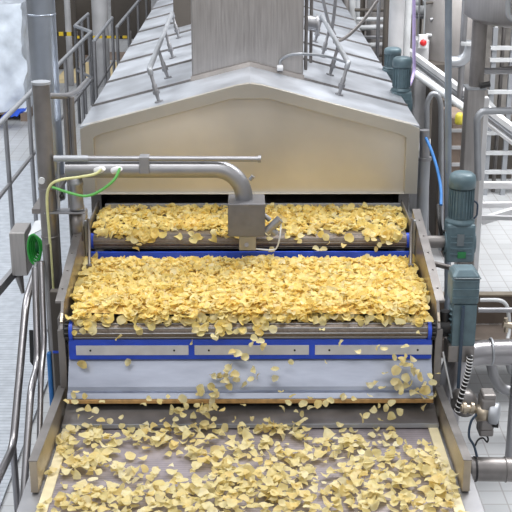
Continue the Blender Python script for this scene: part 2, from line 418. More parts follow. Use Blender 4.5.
# stack
SX0, SX1 = P(192, 80, 8.27).x, P(303, 78, 8.27).x
st = empty('exhaust_stack', (0, 8.7, 2.1), 'tall rectangular brushed steel exhaust stack rising from the hood ridge', 'chimney')
sk = MB().hexa([(SX0,8.27,2.02),(SX1,8.27,2.02),(SX1,9.15,2.02),(SX0,9.15,2.02)], [(SX0,8.27,4.6),(SX1,8.27,4.6),(SX1,9.15,4.6),(SX0,9.15,4.6)])
sk.build('stack_shell', M['steel_brush'], st, .01)
fl = MB()
for s, xe in ((-1, SX0), (1, SX1)):
    fl.hexa([(xe*1.02,8.235,zr(xe)-.005),(0,8.235,HZP-.005),(0,8.27,HZP-.005),(xe*1.02,8.27,zr(xe)-.005)][::(1 if s<0 else -1)],
            [(xe*1.02,8.25,zr(xe)+.03),(0,8.25,HZP+.03),(0,8.27,HZP+.03),(xe*1.02,8.27,zr(xe)+.03)][::(1 if s<0 else -1)])
fl.build('stack_flashing', M['steel_dark'], st)

# roof handles
def roofpt(px, py):
    s = -1 if px < 250 else 1
    # intersect with roof plane z = HZE + (HW - s*x)/HW*(HZP-HZE)
    d = ray(px, py); k = (HZP-HZE)/HW
    t = (HZE + k*HW - CAMH)/(d.z + k*s*d.x); return Vector((0,0,CAMH))+d*t
def roof_handle(feet, label):
    s = -1 if feet[0][0] < 250 else 1
    nrm = Vector((s*.25, 0, .97)).normalized()
    fts = [roofpt(*f) for f in feet]
    t = empty('roof_handrail', fts[0], label, 'handrail', 'roof handrails')
    H = .23
    tops = [f+nrm*H for f in fts]
    a = tops[0]; z = tops[-1]; d = (z-a)
    MB().tube(fil([a-nrm*.04, a, z, z-nrm*.04], .03), .019, 12).build('grab_tube', M['steel_light'], t)
    for f in fts:
        q = a+d*((f+nrm*H-a).dot(d)/d.length_squared)
        f2 = f
        MB().tube([q, q*.55+f2*.45, q*.5+f2*.5, f2], [.012,.012,.018,.010], 10).cyl(q*.35+f2*.65, q*.25+f2*.75, .024, 10).cyl(f2+nrm*.008, f2-nrm*.004, .03, 10).build('stay', M['steel'], t)
# small dark box behind the stack, left
rq = roofpt(184,26); b = MB().box(rq.x-.10, rq.x+.12, rq.y, rq.y+.4, rq.z-.02, rq.z+.5); tag(b.build('control_box', M['bg_dark'], None, .01), 'dark grey box standing on the roof behind the left edge of the stack', 'box')
roof_handle([(159,102),(168,78),(173,58),(179,38)], 'bent tube handrail on stays on the left slope of the hood roof')
roof_handle([(339,95),(330,75),(322,57),(315,42)], 'bent tube handrail on stays on the right slope of the hood roof')

# thin conduits on the right of the stack
for k, (x, y0) in enumerate(((306, 8.7), (311, 9.1))):
    p = P(x, 40, y0); one_tube('conduit', [(p.x, y0, zr(p.x)), (p.x, y0, 4.4)], .013, M['steel_dark'], ['thin upright conduit hugging the right side of the exhaust stack','second thin upright conduit just right of the exhaust stack'][k], 'conduit')
one_tube('hose', smooth_path([P(280,67,8.24), P(281,60,8.24), P(290,55,8.2), P(303,54,8.2), P(325,56,8.5), P(345,62,8.8)]), .010, M['steel_light'], 'thin pale hose curving from the foot of the stack across the right roof slope', 'hose')
MB_ = MB().cyl(P(277,68,8.23), P(283,68,8.23), .022, 12); tag(MB_.build('hose_fitting', M['white'], None), 'small white fitting at the lower right foot of the exhaust stack', 'fitting')
for k, pts in enumerate(([(378,0),(362,22),(345,38),(333,42)], [(336,-5),(334,15),(331,35)], [(322,-5),(328,20),(335,35)])):
    one_tube('hose', smooth_path([P(a, b, 9.6+.1*k) for a, b in pts]), .014, M['steel'] if k else M['steel_dark'], ['thick grey hose looping down onto the right roof slope','thin hose hanging straight down over the right roof slope','thin hose slanting down right over the roof beside the stack'][k], 'hose')
b = MB().cyl(P(305,22,8.9), P(318,24,8.9), .055, 16).cyl(P(316,24,8.9), P(318,24,8.9), .07, 16); tag(b.build('pipe_stub', M['steel'], None), 'short pale pipe stub sticking out right of the exhaust stack', 'pipe')

# ---------------------------------------------------------------- cross arm with pipe and box over upper conveyor
AY = 6.9
arm = empty('suction_arm', P(160,168,AY), 'horizontal stainless pipe arm bending down into a square box above the upper conveyor', 'pipe')
pc = [P(88,169,AY), P(226,169,AY), P(244,181,AY), P(244,202,AY)]
path = [P(66,169,AY), P(215,169,AY)]
c = P(215,200,AY); 
R_ = 29
for k in range(1, 11):
    t = (PI/2)*k/10; path.append(P(215+R_*math.sin(t), 198-R_*math.cos(t), AY))
path.append(P(243.6,204,AY))
MB().tube(path, .054, 28).build('pipe', M['steel'], arm)
MB().cyl(P(243.6,199,AY), P(243.6,204,AY), .074, 28).build('pipe_collar', M['steel'], arm)
x0, x1 = P(228,215,AY-.07).x, P(265,215,AY-.07).x
zb_, zt_ = P(240,237,AY-.11).z, P(240,204,AY-.11).z
bx = MB().box(x0, x1, AY-.11, AY+.11, zb_, zt_).build('sampling_box', M['steel_box'], arm, .006)
MB().box(P(239,245,AY-.08).x, P(256,245,AY-.08).x, AY-.10, AY-.02, zb_-.09, zb_+.001).build('outlet_bracket', M['steel'], arm, .004)
MB().cyl(P(246.5,245,AY-.105), P(246.5,245,AY-.10), .014, 12).build('bolt', M['steel_dark'], arm)
MB().tube(smooth_path([P(256,249,AY-.1), P(272,250,AY-.1), P(277,247,AY-.1), P(280,236,AY-.1), P(281,222,AY-.05)]), .005, 8).build('thin_rod', M['white_dull'], arm)
MB().cyl(P(266,232,AY-.06), P(280,219,AY-.06), .026, 14).cyl(P(268,226,AY-.06), P(276,234,AY-.06), .022, 14).cyl(P(264,215,AY-.04), P(270,220,AY-.04), .015, 10).build('clamp', M['steel'], arm)
MB().cyl(P(250,180,AY-.05), P(253,176,AY-.05), .013, 10).build('vent_plug', M['steel'], arm)
for px in (101, 118): MB().tube([P(px-5,171,AY-.052), P(px,169.5,AY-.075), P(px+3,168.5,AY-.09)], [.021,.021,.013], 14).build('cable_gland', M['white'], arm)

th = empty('support_bar', P(160,158,AY), 'thin horizontal steel bar running just above the thick pipe arm', 'bar')
MB().cyl(P(86,158.5,AY-.03), P(260,159,AY-.03), .0165, 14).build('rod', M['steel'], th)
MB().cyl(P(54,158.5,AY-.03), P(88,158.5,AY-.03), .020, 14).build('sleeve', M['steel_light'], th)
MB().cyl(P(258,159,AY-.03), P(261,159,AY-.03), .022, 14).build('end_stop', M['steel'], th)
MB().box(P(140,165,AY).x, P(150,165,AY).x, AY-.065, AY+.02, P(145,174,AY-.06).z, P(145,157,AY-.06).z).build('hanger', M['steel'], th, .004)

# post on the left carrying the arm
pp = Pz(41, 84, 2.28); 
post_top = P(41, 84, AY); PXc = post_top.x
post = empty('support_post', (PXc, AY, 0), 'thick round steel post with flat cap left of the conveyors', 'post')
MB().cyl((PXc,AY,0), (PXc,AY,post_top.z), .0515, 28).build('post_shaft', M['steel_dark'], post)  # duller steel puts the shade on the post into its colour
MB().cyl((PXc,AY,post_top.z), (PXc,AY,post_top.z+.015), .057, 28).build('cap', M['steel_light'], post)
for z in (P(50,188,AY).z, P(50,236,AY).z, P(50,330,AY).z): MB().lathe((PXc,AY,z-.008), [(.052,0),(.055,.003),(.055,.013),(.052,.016)]).build('band', M['steel_dark'], post)
MB().cyl((PXc-.02,AY-.05,P(44,178,AY).z), (PXc-.02,AY-.07,P(44,178,AY).z), .02, 12).build('end_cap', M['white_dull'], post)
MB().box(PXc-.02, P(86,210,AY).x, AY-.05, AY+.05, P(60,211,AY).z-.006, P(60,211,AY).z+.006).build('bracket_plate', M['steel'], post, .002)
MB().cyl(P(58.5,162,AY), P(58.5,209,AY), .011, 12).build('bracket_rod', M['steel_light'], post)

cy = empty('actuator_cylinder', P(77,208,AY), 'short upright steel cylinder clamped beside the post under the pipe arm', 'cylinder')
MB().lathe(P(77,209,AY), [(0,0),(.046,0),(.046,.02),(.042,.03),(.042,.15),(.047,.155),(.047,.175),(.042,.18),(.042,.22),(0,.22)]).build('body', M['steel'], cy)
MB().lathe(P(77,240,AY+.02), [(0,0),(.040,0),(.040,.19),(0,.19)]).build('lower_body', M['steel_dark'], cy)
b = MB().lathe(P(62,199,AY-.05), [(0,0),(.012,.003),(.016,.015),(.012,.027),(0,.03)]).cyl(P(62,195,AY-.05), P(62,190,AY-.05), .005, 8); tag(b.build('ball_knob', M['black']), 'small black ball knob hanging between the post and the steel cylinder', 'knob')

one_tube('cable', smooth_path([P(102,169,AY-.09), P(95,174,AY-.1), P(80,177,AY-.1), P(60,180,AY-.11), P(50,186,AY-.10), P(47,200,AY-.09), P(49.5,236,AY-.07), P(52,270,AY-.07), P(54,300,AY-.065), P(58,312,AY-.06), P(63,319,AY-.02)]), .0085, M['yellow_cable'], 'pale yellow cable looping from the pipe arm down the round post', 'cable')
one_tube('cable', smooth_path([P(120,168,AY-.09), P(114,180,AY-.12), P(100,191,AY-.12), P(86,196,AY-.12), P(70,193,AY-.12), P(52,187,AY-.10)]), .0085, M['green_cable'], 'light green cable sagging from the pipe arm to the round post', 'cable')

# duct behind the post
dx = P(40.5, 0, 7.75)
dt = empty('round_duct', (dx.x, 7.75, 1.2), 'wide shiny round duct standing behind the capped post at upper left', 'duct')
MB().cyl((dx.x,7.75,1.35), (dx.x,7.75,3.4), .092, 32).build('duct_shell', M['duct'], dt)
for z in (P(40,15,7.75).z, P(45,95,7.75).z): MB().lathe((dx.x,7.75,z), [(.0925,0),(.0955,.002),(.0955,.01),(.0925,.012)]).build('seam_ring', M['duct'], dt)
MB().cyl((dx.x,7.75,0), (dx.x,7.75,1.35), .04, 16).build('duct_leg', M['steel_dark'], dt)
MB().box(PXc, dx.x+.02, AY, 7.75, 1.5, 1.53).build('tie_bar', M['steel_dark'], dt)

for k, px in enumerate((65, 71.5)):
    p = P(px, 97, 7.3); one_tube('upright_tube', [(p.x,7.3,0), (p.x,7.3,p.z)], .017, M['steel_dark'], ['slim dark upright tube just right of the capped post','second slim dark upright tube beside the corner of the hood'][k], 'tube')
one_tube('brace_tube', fil([P(46,96,7.0), P(68,96,7.3), P(78,91,7.7), P(88,80,8.6)], .08), .019, M['steel'], 'short bent tube joining the capped post to the far railing', 'tube')

# ---------------------------------------------------------------- left railing (runs along the hood)
def railing(A, B, nposts, label, group=None, zt=1.35, zm=.74, r=.024, ends=True):
    A = Vector(A); B = Vector(B)
    t = empty('railing', (A.x, A.y, 0), label, 'railing', group)
    MB().cyl((A.x,A.y,zt), (B.x,B.y,zt), r, 12).build('top_rail', M['steel_light'], t)
    MB().cyl((A.x,A.y,zm), (B.x,B.y,zm), r*.8, 12).build('middle_rail', M['steel'], t)
    fr_ = nposts if isinstance(nposts, list) else [k/(nposts-1) for k in range(nposts)]
    for f_ in fr_:
        q = A.lerp(B, f_)
        MB().cyl((q.x,q.y,0), (q.x,q.y,zt), r*.9, 12).build('post', M['steel'], t)
    return t
A = Pz(-16,139,1.35); B = Pz(91,32,1.35)
def _fr(px, py): return (Pz(px,py,1.35).y-A.y)/(B.y-A.y)
railing(A, B, [_fr(5,118), _fr(30,95), _fr(52,71), _fr(64,58), _fr(79,43), 1.0], 'long tube railing with middle rail running from lower left along the hood')
railing(Pz(91,32,1.35), Pz(75,26,1.35), 2, 'short cross railing at the far end of the long left railing')
railing(Pz(75,26,1.35), Pz(88,14,1.35), 3, 'short railing set back left, beyond the long left railing')
railing(Pz(94,41,1.35), Pz(112,18,1.35), 3, 'tube railing close to the hood, second along its left side')
railing(Pz(117,27,1.35), Pz(146,-8,1.35), 4, 'farthest tube railing beside the left roof edge')

# ---------------------------------------------------------------- near stair handrails, lower left
def hrail(pts, r, label, posts=()):
    t = empty('stair_handrail', (pts[0].x, pts[0].y, 0), label, 'handrail')
    MB().tube(fil(pts, .09), r, 16).build('rail_tube', M['tube'], t)
    for (a, b) in posts: MB().cyl(a, b, r*.85, 14).build('rail_post', M['tube'], t)
    return t
a0, a1, a2, a3 = Px(38,263,-1.32), Px(26,302,-1.32), Px(13,447,-1.32), Px(-12,500,-1.32)
hrail([P(48,266,6.95), a0, a1, a2, a3], .0225, 'bright polished outer stair handrail sloping down at the left edge', [(a2, Vector((a2.x, a2.y, 0)))])
q = [Px(35,268,-1.26), Px(38,364,-1.22), Px(31,388,-1.22), Px(21,535,-1.2)]
hrail(q, .0205, 'polished stair handrail between the outer handrail and the front conveyor')
w = [Px(41,262,-1.21), Px(44.5,345,-1.18), Px(41,374,-1.18), Px(39.5,440,-1.17)]; w0 = w[0]
hrail(w, .0165, 'thin polished inner handrail tight against the conveyor guard')
one_tube('upright_tube', [(w0.x-.02, 6.75, 0), (w0.x-.02, 6.75, w0.z)], .016, M['steel_dark'], 'dark upright tube behind the stair handrails at lower left', 'tube')
# dark upright with blue strap
x_ = P(60,350,6.6).x
t = empty('cable_duct', (x_, 6.6, 0), 'dark square upright trunking with a blue strap beside the middle conveyor', 'trunking')
MB().box(x_-.038, x_+.045, 6.57, 6.63, 0, P(62,290,6.6).z).build('trunk', M['bg_dark'], t, .006)
MB().box(x_-.04, x_+.04, 6.565, 6.635, P(55,350,6.6).z-.008, P(55,350,6.6).z+.008).build('strap', M['blue'], t, .003)
b = MB().box(P(48.5,380,6.75).x, P(53,380,6.75).x, 6.73, 6.77, 0, P(50,352,6.75).z); tag(b.build('blue_hose', M['blue_cable'], None, .01), 'dark blue upright hose showing between post and trunking', 'hose')
b = MB(); b.add([P(29,330,6.9),P(36,330,6.9),P(38,372,6.9),P(30,362,6.9), P(29,330,6.94),P(36,330,6.94),P(38,372,6.94),P(30,362,6.94)], [(0,1,2,3),(7,6,5,4),(4,5,1,0),(5,6,2,1),(6,7,3,2),(7,4,0,3)])
tag(b.build('rubber_flap', M['black']), 'small black flap hanging behind the stair handrails', 'flap')

# junction box with green coil
JY = 7.05
jx0, jx1 = P(10,250,JY).x, P(26,250,JY).x; jz0, jz1 = P(18,276,JY).z, P(18,233,JY).z
jb = empty('junction_box', (jx0, JY, jz0), 'small upright stainless box beside a green hose coil at left', 'box')
MB().box(jx0, jx1, JY, JY+.22, jz0, jz1).build('box_shell', M['steel_brush'], jb, .006)
MB().tube([P(19,276,JY+.08), P(23,293,JY+.08)], [.028,.012], 14).build('cone_outlet', M['steel_dark'], jb)
MB().bar(P(14,272,JY+.1), P(-20,312,6.5), .03, .06).build('bracket_arm', M['steel'], jb)
b = MB(); pc0 = P(35,248,JY-.02)
gc = empty('hose_coil', pc0, 'bright green coiled hose hung between the steel box and the round post', 'hose')
for k in range(5):
    pts = []
    for j in range(25):
        t = 2*PI*j/24; pts.append(pc0+Vector((math.cos(t)*(.038-.005*k)+.004*k, -.03+.018*k, math.sin(t)*(.098-.012*k))))
    b.tube(pts, .0085, 8, False)
b.build('coil', M['green'], gc)
MB().lathe(pc0+Vector((0,.04,0)), [(0,-.02),(.035,-.02),(.04,0),(.035,.02),(0,.02)], 16, (0,1,0)).build('coil_core', M['green_label'], gc)
b = MB().poly([P(28,236,JY), P(44,228,JY), P(40,220,JY+.1), P(35,221,JY+.1)], (0,0,-.006)); tag(b.build('tag_plate', M['white_dull']), 'pale triangular plate above the green hose coil', 'plate')

# ---------------------------------------------------------------- gear motors
def fins(mb, cx, cy, z0, z1, r, n=22, d=.008):
    for k in range(n):
        t = 2*PI*k/n; c, s_ = math.cos(t), math.sin(t)
        tx, ty = -s_*.0028, c*.0028
        a = (cx+c*r, cy+s_*r); o = (cx+c*(r+d), cy+s_*(r+d))
        mb.hexa([(a[0]-tx,a[1]-ty,z0),(a[0]+tx,a[1]+ty,z0),(o[0]+tx,o[1]+ty,z0),(o[0]-tx,o[1]-ty,z0)],
                [(a[0]-tx,a[1]-ty,z1),(a[0]+tx,a[1]+ty,z1),(o[0]+tx,o[1]+ty,z1),(o[0]-tx,o[1]-ty,z1)])
def vmotor(cx, cy, z0, H, r, label, detail=True, gear=True):
    """upright gearmotor: gearbox below, finned body, fan cowl on top"""
    t = empty('gear_motor', (cx, cy, z0), label, 'motor')
    zf = z0+H*.47; zc = z0+H*.80
    body = MB().cyl((cx,cy,zf), (cx,cy,zc), r*.9, 28); fins(body, cx, cy, zf+.01, zc, r*.88, 24 if detail else 16, r*.12)
    body.build('finned_body', M['motor'], t)
    MB().lathe((cx,cy,zc-.01), [(r*1.02,.03*H),(r*1.06,.034*H),(r*1.06,H*.12),(r*.98,H*.165),(r*.75,H*.19),(r*.3,H*.205),(0,H*.205)]).build('fan_cowl', M['motor'], t)
    MB().lathe((cx,cy,zf-H*.05), [(0,0),(r*1.12,0),(r*1.14,.006),(r*1.14,H*.03),(r*.9,H*.055),(r*.9,H*.07)]).build('flange', M['motor'], t)
    g = MB().box(cx-r*1.12, cx+r*1.12, cy-r*1.0, cy+r*1.0, z0+H*.0, zf-H*.04)
    g.cyl((cx-r*1.2, cy, z0+H*.2), (cx+r*1.2, cy, z0+H*.2), r*.95, 24)
    g.build('gearbox', M['motor'], t, r*.22)
    for k in range(4):
        z = z0+H*(.09+k*.065); MB().box(cx-r*.85, cx+r*.85, cy-r*1.08, cy-r*.98, z, z+H*.02).build('gearbox_rib', M['motor'], t, .002)
    if detail:
        MB().box(cx-r*.35, cx+r*.2, cy-r*1.12, cy-r*1.04, z0+H*.2, z0+H*.33).build('rating_plate', M['motor_label'], t)
        MB().box(cx-r*.25, cx+r*.4, cy-r*1.12, cy-r*1.04, z0+H*.06, z0+H*.13).build('green_sticker', M['green_label'], t)
        MB().tube(fil([(cx+r*.9,cy-.02,zf+H*.2),(cx+r*1.25,cy-.02,zf+H*.17),(cx+r*1.25,cy-.02,zf+.02),(cx+r*1.0,cy-.02,zf+.0)], .02), .006, 8).build('cable_loop', M['dark_cable'], t)
        MB().cyl((cx-r*1.0,cy,z0+H*.2), (1.02,cy,z0+H*.2), r*.5, 18).build('drive_shaft', M['steel_dark'], t)
        for k in range(3): MB().cyl((cx-r*1.35,cy-.01,z0+H*(.12+.1*k)), (cx-r*1.0,cy-.01,z0+H*(.12+.1*k)), .012, 8).build('conduit_gland', M['black'], t)
    return t
m1 = P(459, 240, 7.05)
vmotor(m1.x, 7.05, P(461,259,7.05).z, P(461,170,7.05).z-P(461,259,7.05).z, .080, 'upright teal gear motor with finned body and green sticker, upper one beside the conveyors')
# motor 2: boxy terminal housing on a gearbox
m2 = P(462.5, 300, 6.1); cx, cy = m2.x, 6.1
za, zb2, zc2, zd = P(462,274,cy-.08).z, P(462,307,cy-.08).z, P(462,346,cy-.08).z, P(462,362,cy-.08).z
t2 = empty('gear_motor', (cx, cy, zc2), 'teal gear motor with boxy terminal housing level with the middle conveyor', 'motor')
MB().box(cx-.077, cx+.077, cy-.08, cy+.08, zb2+.01, za-.025).build('terminal_box', M['motor'], t2, .016)
MB().box(cx-.068, cx+.080, cy-.086, cy+.082, za-.030, za-.024).build('box_gasket', M['motor_label'], t2, .002)
MB().hexa([(cx-.08,cy-.085,za-.025),(cx+.08,cy-.085,za-.025),(cx+.08,cy+.085,za-.025),(cx-.08,cy+.085,za-.025)], [(cx-.05,cy-.05,za+.01),(cx+.05,cy-.05,za+.01),(cx+.055,cy+.06,za+.01),(cx-.055,cy+.06,za+.01)]).build('box_lid', M['motor'], t2, .012)
g = MB().cyl((cx,cy,zc2), (cx,cy,zb2+.02), .064, 28)
for k in range(7): g.lathe((cx,cy,zc2+.01+k*.03), [(.062,0),(.074,.003),(.074,.010),(.062,.013)])
g.box(cx-.06, cx+.068, cy-.078, cy+.06, zc2, zb2+.01)
g.build('gearbox', M['motor'], t2)
MB().box(cx-.078, cx+.068, cy-.085, cy+.08, zd, zc2).build('mounting_plate', M['steel_dark'], t2, .004)
for k in range(3): MB().box(cx-.07, cx+.07, cy-.088, cy-.078, zb2+.05+k*.05, zb2+.056+k*.05).build('housing_rib', M['motor'], t2, .002)
MB().cyl((1.02,cy,RZ), (cx-.05,cy,RZ), .04, 18).build('drive_shaft', M['black'], t2)
MB().cyl((cx-.09,cy+.01,zc2+.03), (cx-.09,cy+.01,zb2-.06), .030, 16).build('side_gear', M['black'], t2)
MB().tube([(cx-.012,cy-.095,zb2+.01),(cx-.012,cy-.095,zc2-.25)], .010, 10).build('conduit', M['dark_cable'], t2)

one_tube('support_pole', [P(447.5,330,7.5), P(448.5,-12,7.5)], .0225, M['tube_blue'], 'slim blue grey pole rising behind the upper gear motor to the top edge', 'pole')
# two motors beside the hood
def ymotor(px, pyt, pyb, Y, r, label):
    c = P(px, pyt, Y); zb = P(px, pyb, Y).z
    return vmotor(c.x, Y, zb, c.z-zb, r, label, False)
ymotor(402.5, 55, 116, 8.7, .068, 'small teal gear motor beside the right eave of the hood, nearer of two')
ymotor(393, 46, 84, 9.7, .068, 'small teal gear motor beside the right eave of the hood, farther of two')

# ---------------------------------------------------------------- right side pipework near
bp = empty('process_pipe', P(490,352,6.55), 'large stainless pipe coming from the right edge and elbowing down behind the motor', 'pipe')
pth = fil([P(560,351,6.55), P(476,353,6.55), P(458,358,6.5), P(449,385,6.5), P(445,430,6.5)], .12, 8)
for xq in (1.62, 2.3): MB().cyl((xq,6.55,0), (xq,6.55,P(490,352,6.55).z-.06), .025, 12).build('pipe_support', M['steel'], bp)
MB().tube(pth, .078, 28).build('pipe', M['tube'], bp)
for px in (491,): 
    q = P(px,351.5,6.55); MB().lathe(q, [(.079,-.008),(.086,-.004),(.086,.004),(.079,.008)], 28, (1,0,0)).build('weld_ring', M['steel_light'], bp)
dp = empty('drain_pipe', P(490,468,5.65), 'dark grey pipe running off the right edge beside the front conveyor', 'pipe')
MB().cyl(P(470,469,5.7), P(540,470,5.7), .066, 24).build('pipe', M['steel_dark'], dp)
MB().box(1.6, 1.66, 5.66, 5.74, 0, P(490,469,5.7).z-.05).build('pipe_support', M['steel'], dp)
MB().lathe(P(505,469.5,5.7), [(.066,-.004),(.071,-.002),(.071,.002),(.066,.004)], 24, (1,0,0)).build('joint_ring', M['steel_dark'], dp)
MB().cyl(P(474,469,5.7), P(476,469,5.7), .070, 24).build('end_flange', M['black'], dp)
pb = [P(491,362,6.9), P(494,378,6.9), P(502,390,6.9), P(530,391,6.9)]
one_tube('bent_pipe', fil(pb, .1), .034, M['steel'], 'grey bent pipe under the large stainless pipe at the right edge', 'pipe')
one_tube('bent_pipe', fil([P(509,362,7.2), P(512,374,7.2), P(530,378,7.2)], .08), .028, M['steel'], 'shorter bent pipe at the extreme right edge under the large pipe', 'pipe')
# spiral hose
sp = smooth_path([P(470,356,5.98), P(468,372,5.98), P(463,390,5.98), P(457,412,5.98)], 10)
sh = empty('spiral_hose', sp[0], 'black and white spiral striped hose hanging under the lower gear motor', 'hose')
MB().tube(sp, .016, 12).build('hose', M['black'], sh)
hb = MB(); pts = []
N = 220
for i in range(N+1):
    u = i/N*(len(sp)-1); j = min(int(u), len(sp)-2); p = sp[j].lerp(sp[j+1], u-j); a = 2*PI*15*i/N
    pts.append(p+Vector((math.cos(a)*.0150, math.sin(a)*.0150, 0)))
hb.tube(pts, .0036, 6); hb.build('spiral_wrap', M['white'], sh)
one_tube('cable', smooth_path([P(443,352,6.0), P(446,368,6.0), P(449,382,6.0), P(452,398,6.0)]), .005, M['white_dull'], 'pale cable hanging just right of the middle conveyor end', 'cable')
# dark shell behind the hose (elbow skirt)
b = MB().lathe(P(464,402,6.25), [(0,-.06),(.07,-.06),(.08,0),(.07,.06),(0,.06)], 24, (0,1,0)); tag(b.build('pump_housing', M['steel_dark']), 'round dark pump housing behind the spiral hose', 'pump')

# valve
vy = 5.85
vt = empty('valve_actuator', P(487,410,vy), 'round grey valve actuator with steel cap standing right of the front conveyor', 'valve')
v0 = P(488,411,vy)
MB().box(v0.x-.052, v0.x+.030, vy-.055, vy+.055, v0.z-.10, v0.z+.095).build('housing', M['steel_dark'], vt, .014)
MB().lathe(v0+Vector((.022,-.03,0)), [(0,-.02),(.058,-.02),(.062,-.01),(.062,.025),(.052,.035),(0,.036)], 28, (1,-.35,0)).build('cap', M['steel_light'], vt)
MB().lathe(v0+Vector((-.03,-.02,0)), [(0,-.04),(.045,-.04),(.05,0),(.045,.03),(0,.03)], 24, (1,0,0)).build('bonnet', M['steel_warm'], vt)
MB().box(v0.x-.05, v0.x+.03, vy-.05, vy+.05, v0.z-.135, v0.z-.09).build('lower_block', M['steel_dark'], vt, .01)
MB().box(v0.x-.045, v0.x+.03, vy-.05, vy+.05, v0.z+.085, v0.z+.12).build('upper_block', M['steel_dark'], vt, .01)
MB().cyl(P(461,408,vy), v0, .022, 14).cyl(P(470,408,vy), P(473,408.5,vy), .034, 16).cyl(P(463,408,vy), P(466,408,vy), .034, 16).build('stem', M['steel_warm'], vt)
MB().cyl(v0+Vector((.02,-.05,-.05)), v0+Vector((.05,-.06,-.05)), .022, 12).build('plug', M['black'], vt)
one_tube('cable', smooth_path([P(477,414,vy-.05), P(471,422,vy-.05), P(469,436,vy-.05), P(474,446,vy-.05), P(478,460,vy-.08)]), .007, M['dark_cable'], 'dark blue cable hanging from the round valve to the dark pipe', 'cable')
one_tube('cable', smooth_path([P(484,432,vy), P(488,438,vy), P(487,442,vy), P(483,438,vy), P(478,440,vy), P(475,446,vy)]), .005, M['black'], 'thin black cable loop under the round valve', 'cable')

# trough on the right
tr = empty('steel_trough', (1.9, 7.8, .5), 'open brown stained steel trough standing right of the motors', 'trough')
ty0, ty1, tx0, tx1 = 7.4, 8.0, 1.3, 2.7
tz = Pz(500, 290, .95).z
yb = 7.95
zrim = P(500, 296, yb).z
MB().box(tx0, tx1, yb, yb+.03, zrim-.22, zrim).build('back_wall', M['tray'], tr, .003)
MB().box(tx0, tx1, yb-.01, yb+.06, zrim, zrim+.012).build('back_rim', M['steel_warm'], tr)
MB().box(tx0, tx1, ty0, yb, zrim-.24, zrim-.22).build('trough_floor', M['tray'], tr)
MB().box(tx0, tx0+.02, ty0, yb, zrim-.22, zrim).build('side_wall', M['tray'], tr)
MB().box(tx1, tx1+.02, ty0, yb, zrim-.22, zrim).build('side_wall', M['tray'], tr)
MB().box(tx0, tx1, ty0-.02, ty0, zrim-.22, zrim-.1).build('front_wall', M['tray'], tr)
for x in (1.35, 2.6):
    for y in (7.45, 7.9): MB().box(x, x+.05, y, y+.05, 0, zrim-.23).build('leg', M['steel'], tr)
one_tube('grab_bar', fil([P(478,310,7.0), P(509,310,7.0), P(530,310,7.0)], .03), .017, M['steel'], 'straight horizontal bar crossing in front of the brown trough', 'bar')
one_tube('bent_pipe', fil([P(480,300,7.5), P(507,300,7.5), P(510,330,7.5), P(506,345,7.4)], .08), .014, M['white_dull'], 'thin pale bent tube inside the brown trough', 'pipe')
b = MB().cyl(P(503,324,7.2), P(514,326,7.2), .022, 12).cyl(P(506,318,7.2), P(506,332,7.2), .014, 10); tag(b.build('tap_valve', M['steel_warm']), 'small brass toned tap over the trough at the right edge', 'tap')

# light grey riser right of hood
one_tube('riser_pipe', [Vector((P(424.5,158,7.75).x,7.75,0)), P(424.5,158,7.75)], .040, M['steel_light'], 'short pale upright riser pipe beside the right corner of the hood', 'pipe')
b = MB().cyl(P(424.5,160,7.75), P(424.5,157,7.75), .048, 20).cyl(P(424.5,157,7.75), P(424.5,130,7.75), .034, 20); tag(b.build('pipe_union', M['steel']), 'darker pipe union on top of the pale riser at the hood corner', 'pipe')
one_tube('cable', smooth_path([P(426,138,7.7), P(432,152,7.6), P(438,172,7.5), P(441,190,7.4), P(441,205,7.3)]), .010, M['blue_cable'], 'bright blue cable curving down to the upper gear motor', 'cable')
one_tube('conduit', fil([P(438,205,7.2), P(439,222,7.1), P(445,250,7.1)], .05), .012, M['black'], 'black conduit curving beside the upper gear motor', 'conduit')
one_tube('bracket_tube', [P(426,262,7.3), P(452,268,7.2)], .018, M['steel_dark'], 'short dark tube bracing the pole below the upper motor', 'tube')

# ---------------------------------------------------------------- right background
# square post with column and hopper
sx0, sx1 = P(466,120,8.6).x, P(483.5,120,8.6).x
t = empty('square_post', (sx0, 8.6, 0), 'thick square grey post carrying a round column at upper right', 'post')
MB().box(sx0, sx1, 8.6, 8.75, 0, P(475,90,8.6).z).build('post_shaft', M['steel_brush'], t, .006)
MB().box(sx0-.008, sx1+.008, 8.592, 8.758, P(475,90,8.6).z, P(475,88,8.6).z).build('post_cap', M['steel_light'], t)
c = (sx0+sx1)/2+.01
t = empty('hopper_tank', (c+.25, 8.7, 2.5), 'big round stainless hopper tank filling the top right corner', 'tank')
MB().cyl((c,8.68,P(475,88,8.6).z), (c,8.68,P(475,15,8.6).z), .055, 24).build('column', M['steel_dark'], t)
hx = P(467,30,8.6).x+.62; hz = P(480,28,8.2).z
MB().lathe((hx,8.75,hz), [(0,-.03),(.55,-.02),(.62,.02),(.62,1.6),(0,1.6)], 48).build('tank_shell', M['steel_brush'], t)
MB().tube(fil([P(508,-5,8.1), P(508,18,8.1), P(520,24,8.1)], .06), .018, 12).build('tank_handle', M['steel_light'], t)
MB().cyl(P(480,86,8.55), P(490,84,8.55), .022, 12).build('pin', M['black'], t)
one_tube('guard_rail', fil([P(478,180,8.4), P(477,118,8.4), P(482,111,8.4), P(530,111,8.4)], .08), .026, M['steel_light'], 'bright bent tube rail leaving the square post toward the right edge', 'rail')
one_tube('cross_tube', [P(482,71,8.8), P(530,71,8.8)], .024, M['steel'], 'horizontal tube behind the round column at the right edge', 'tube')
b = MB().poly([P(482,70,9.0), P(530,70,9.0), P(530,64,9.0)], (0,.02,0)); tag(b.build('gusset_plate', M['bg_dark']), 'dark wedge plate above the horizontal tube at the right edge', 'plate')
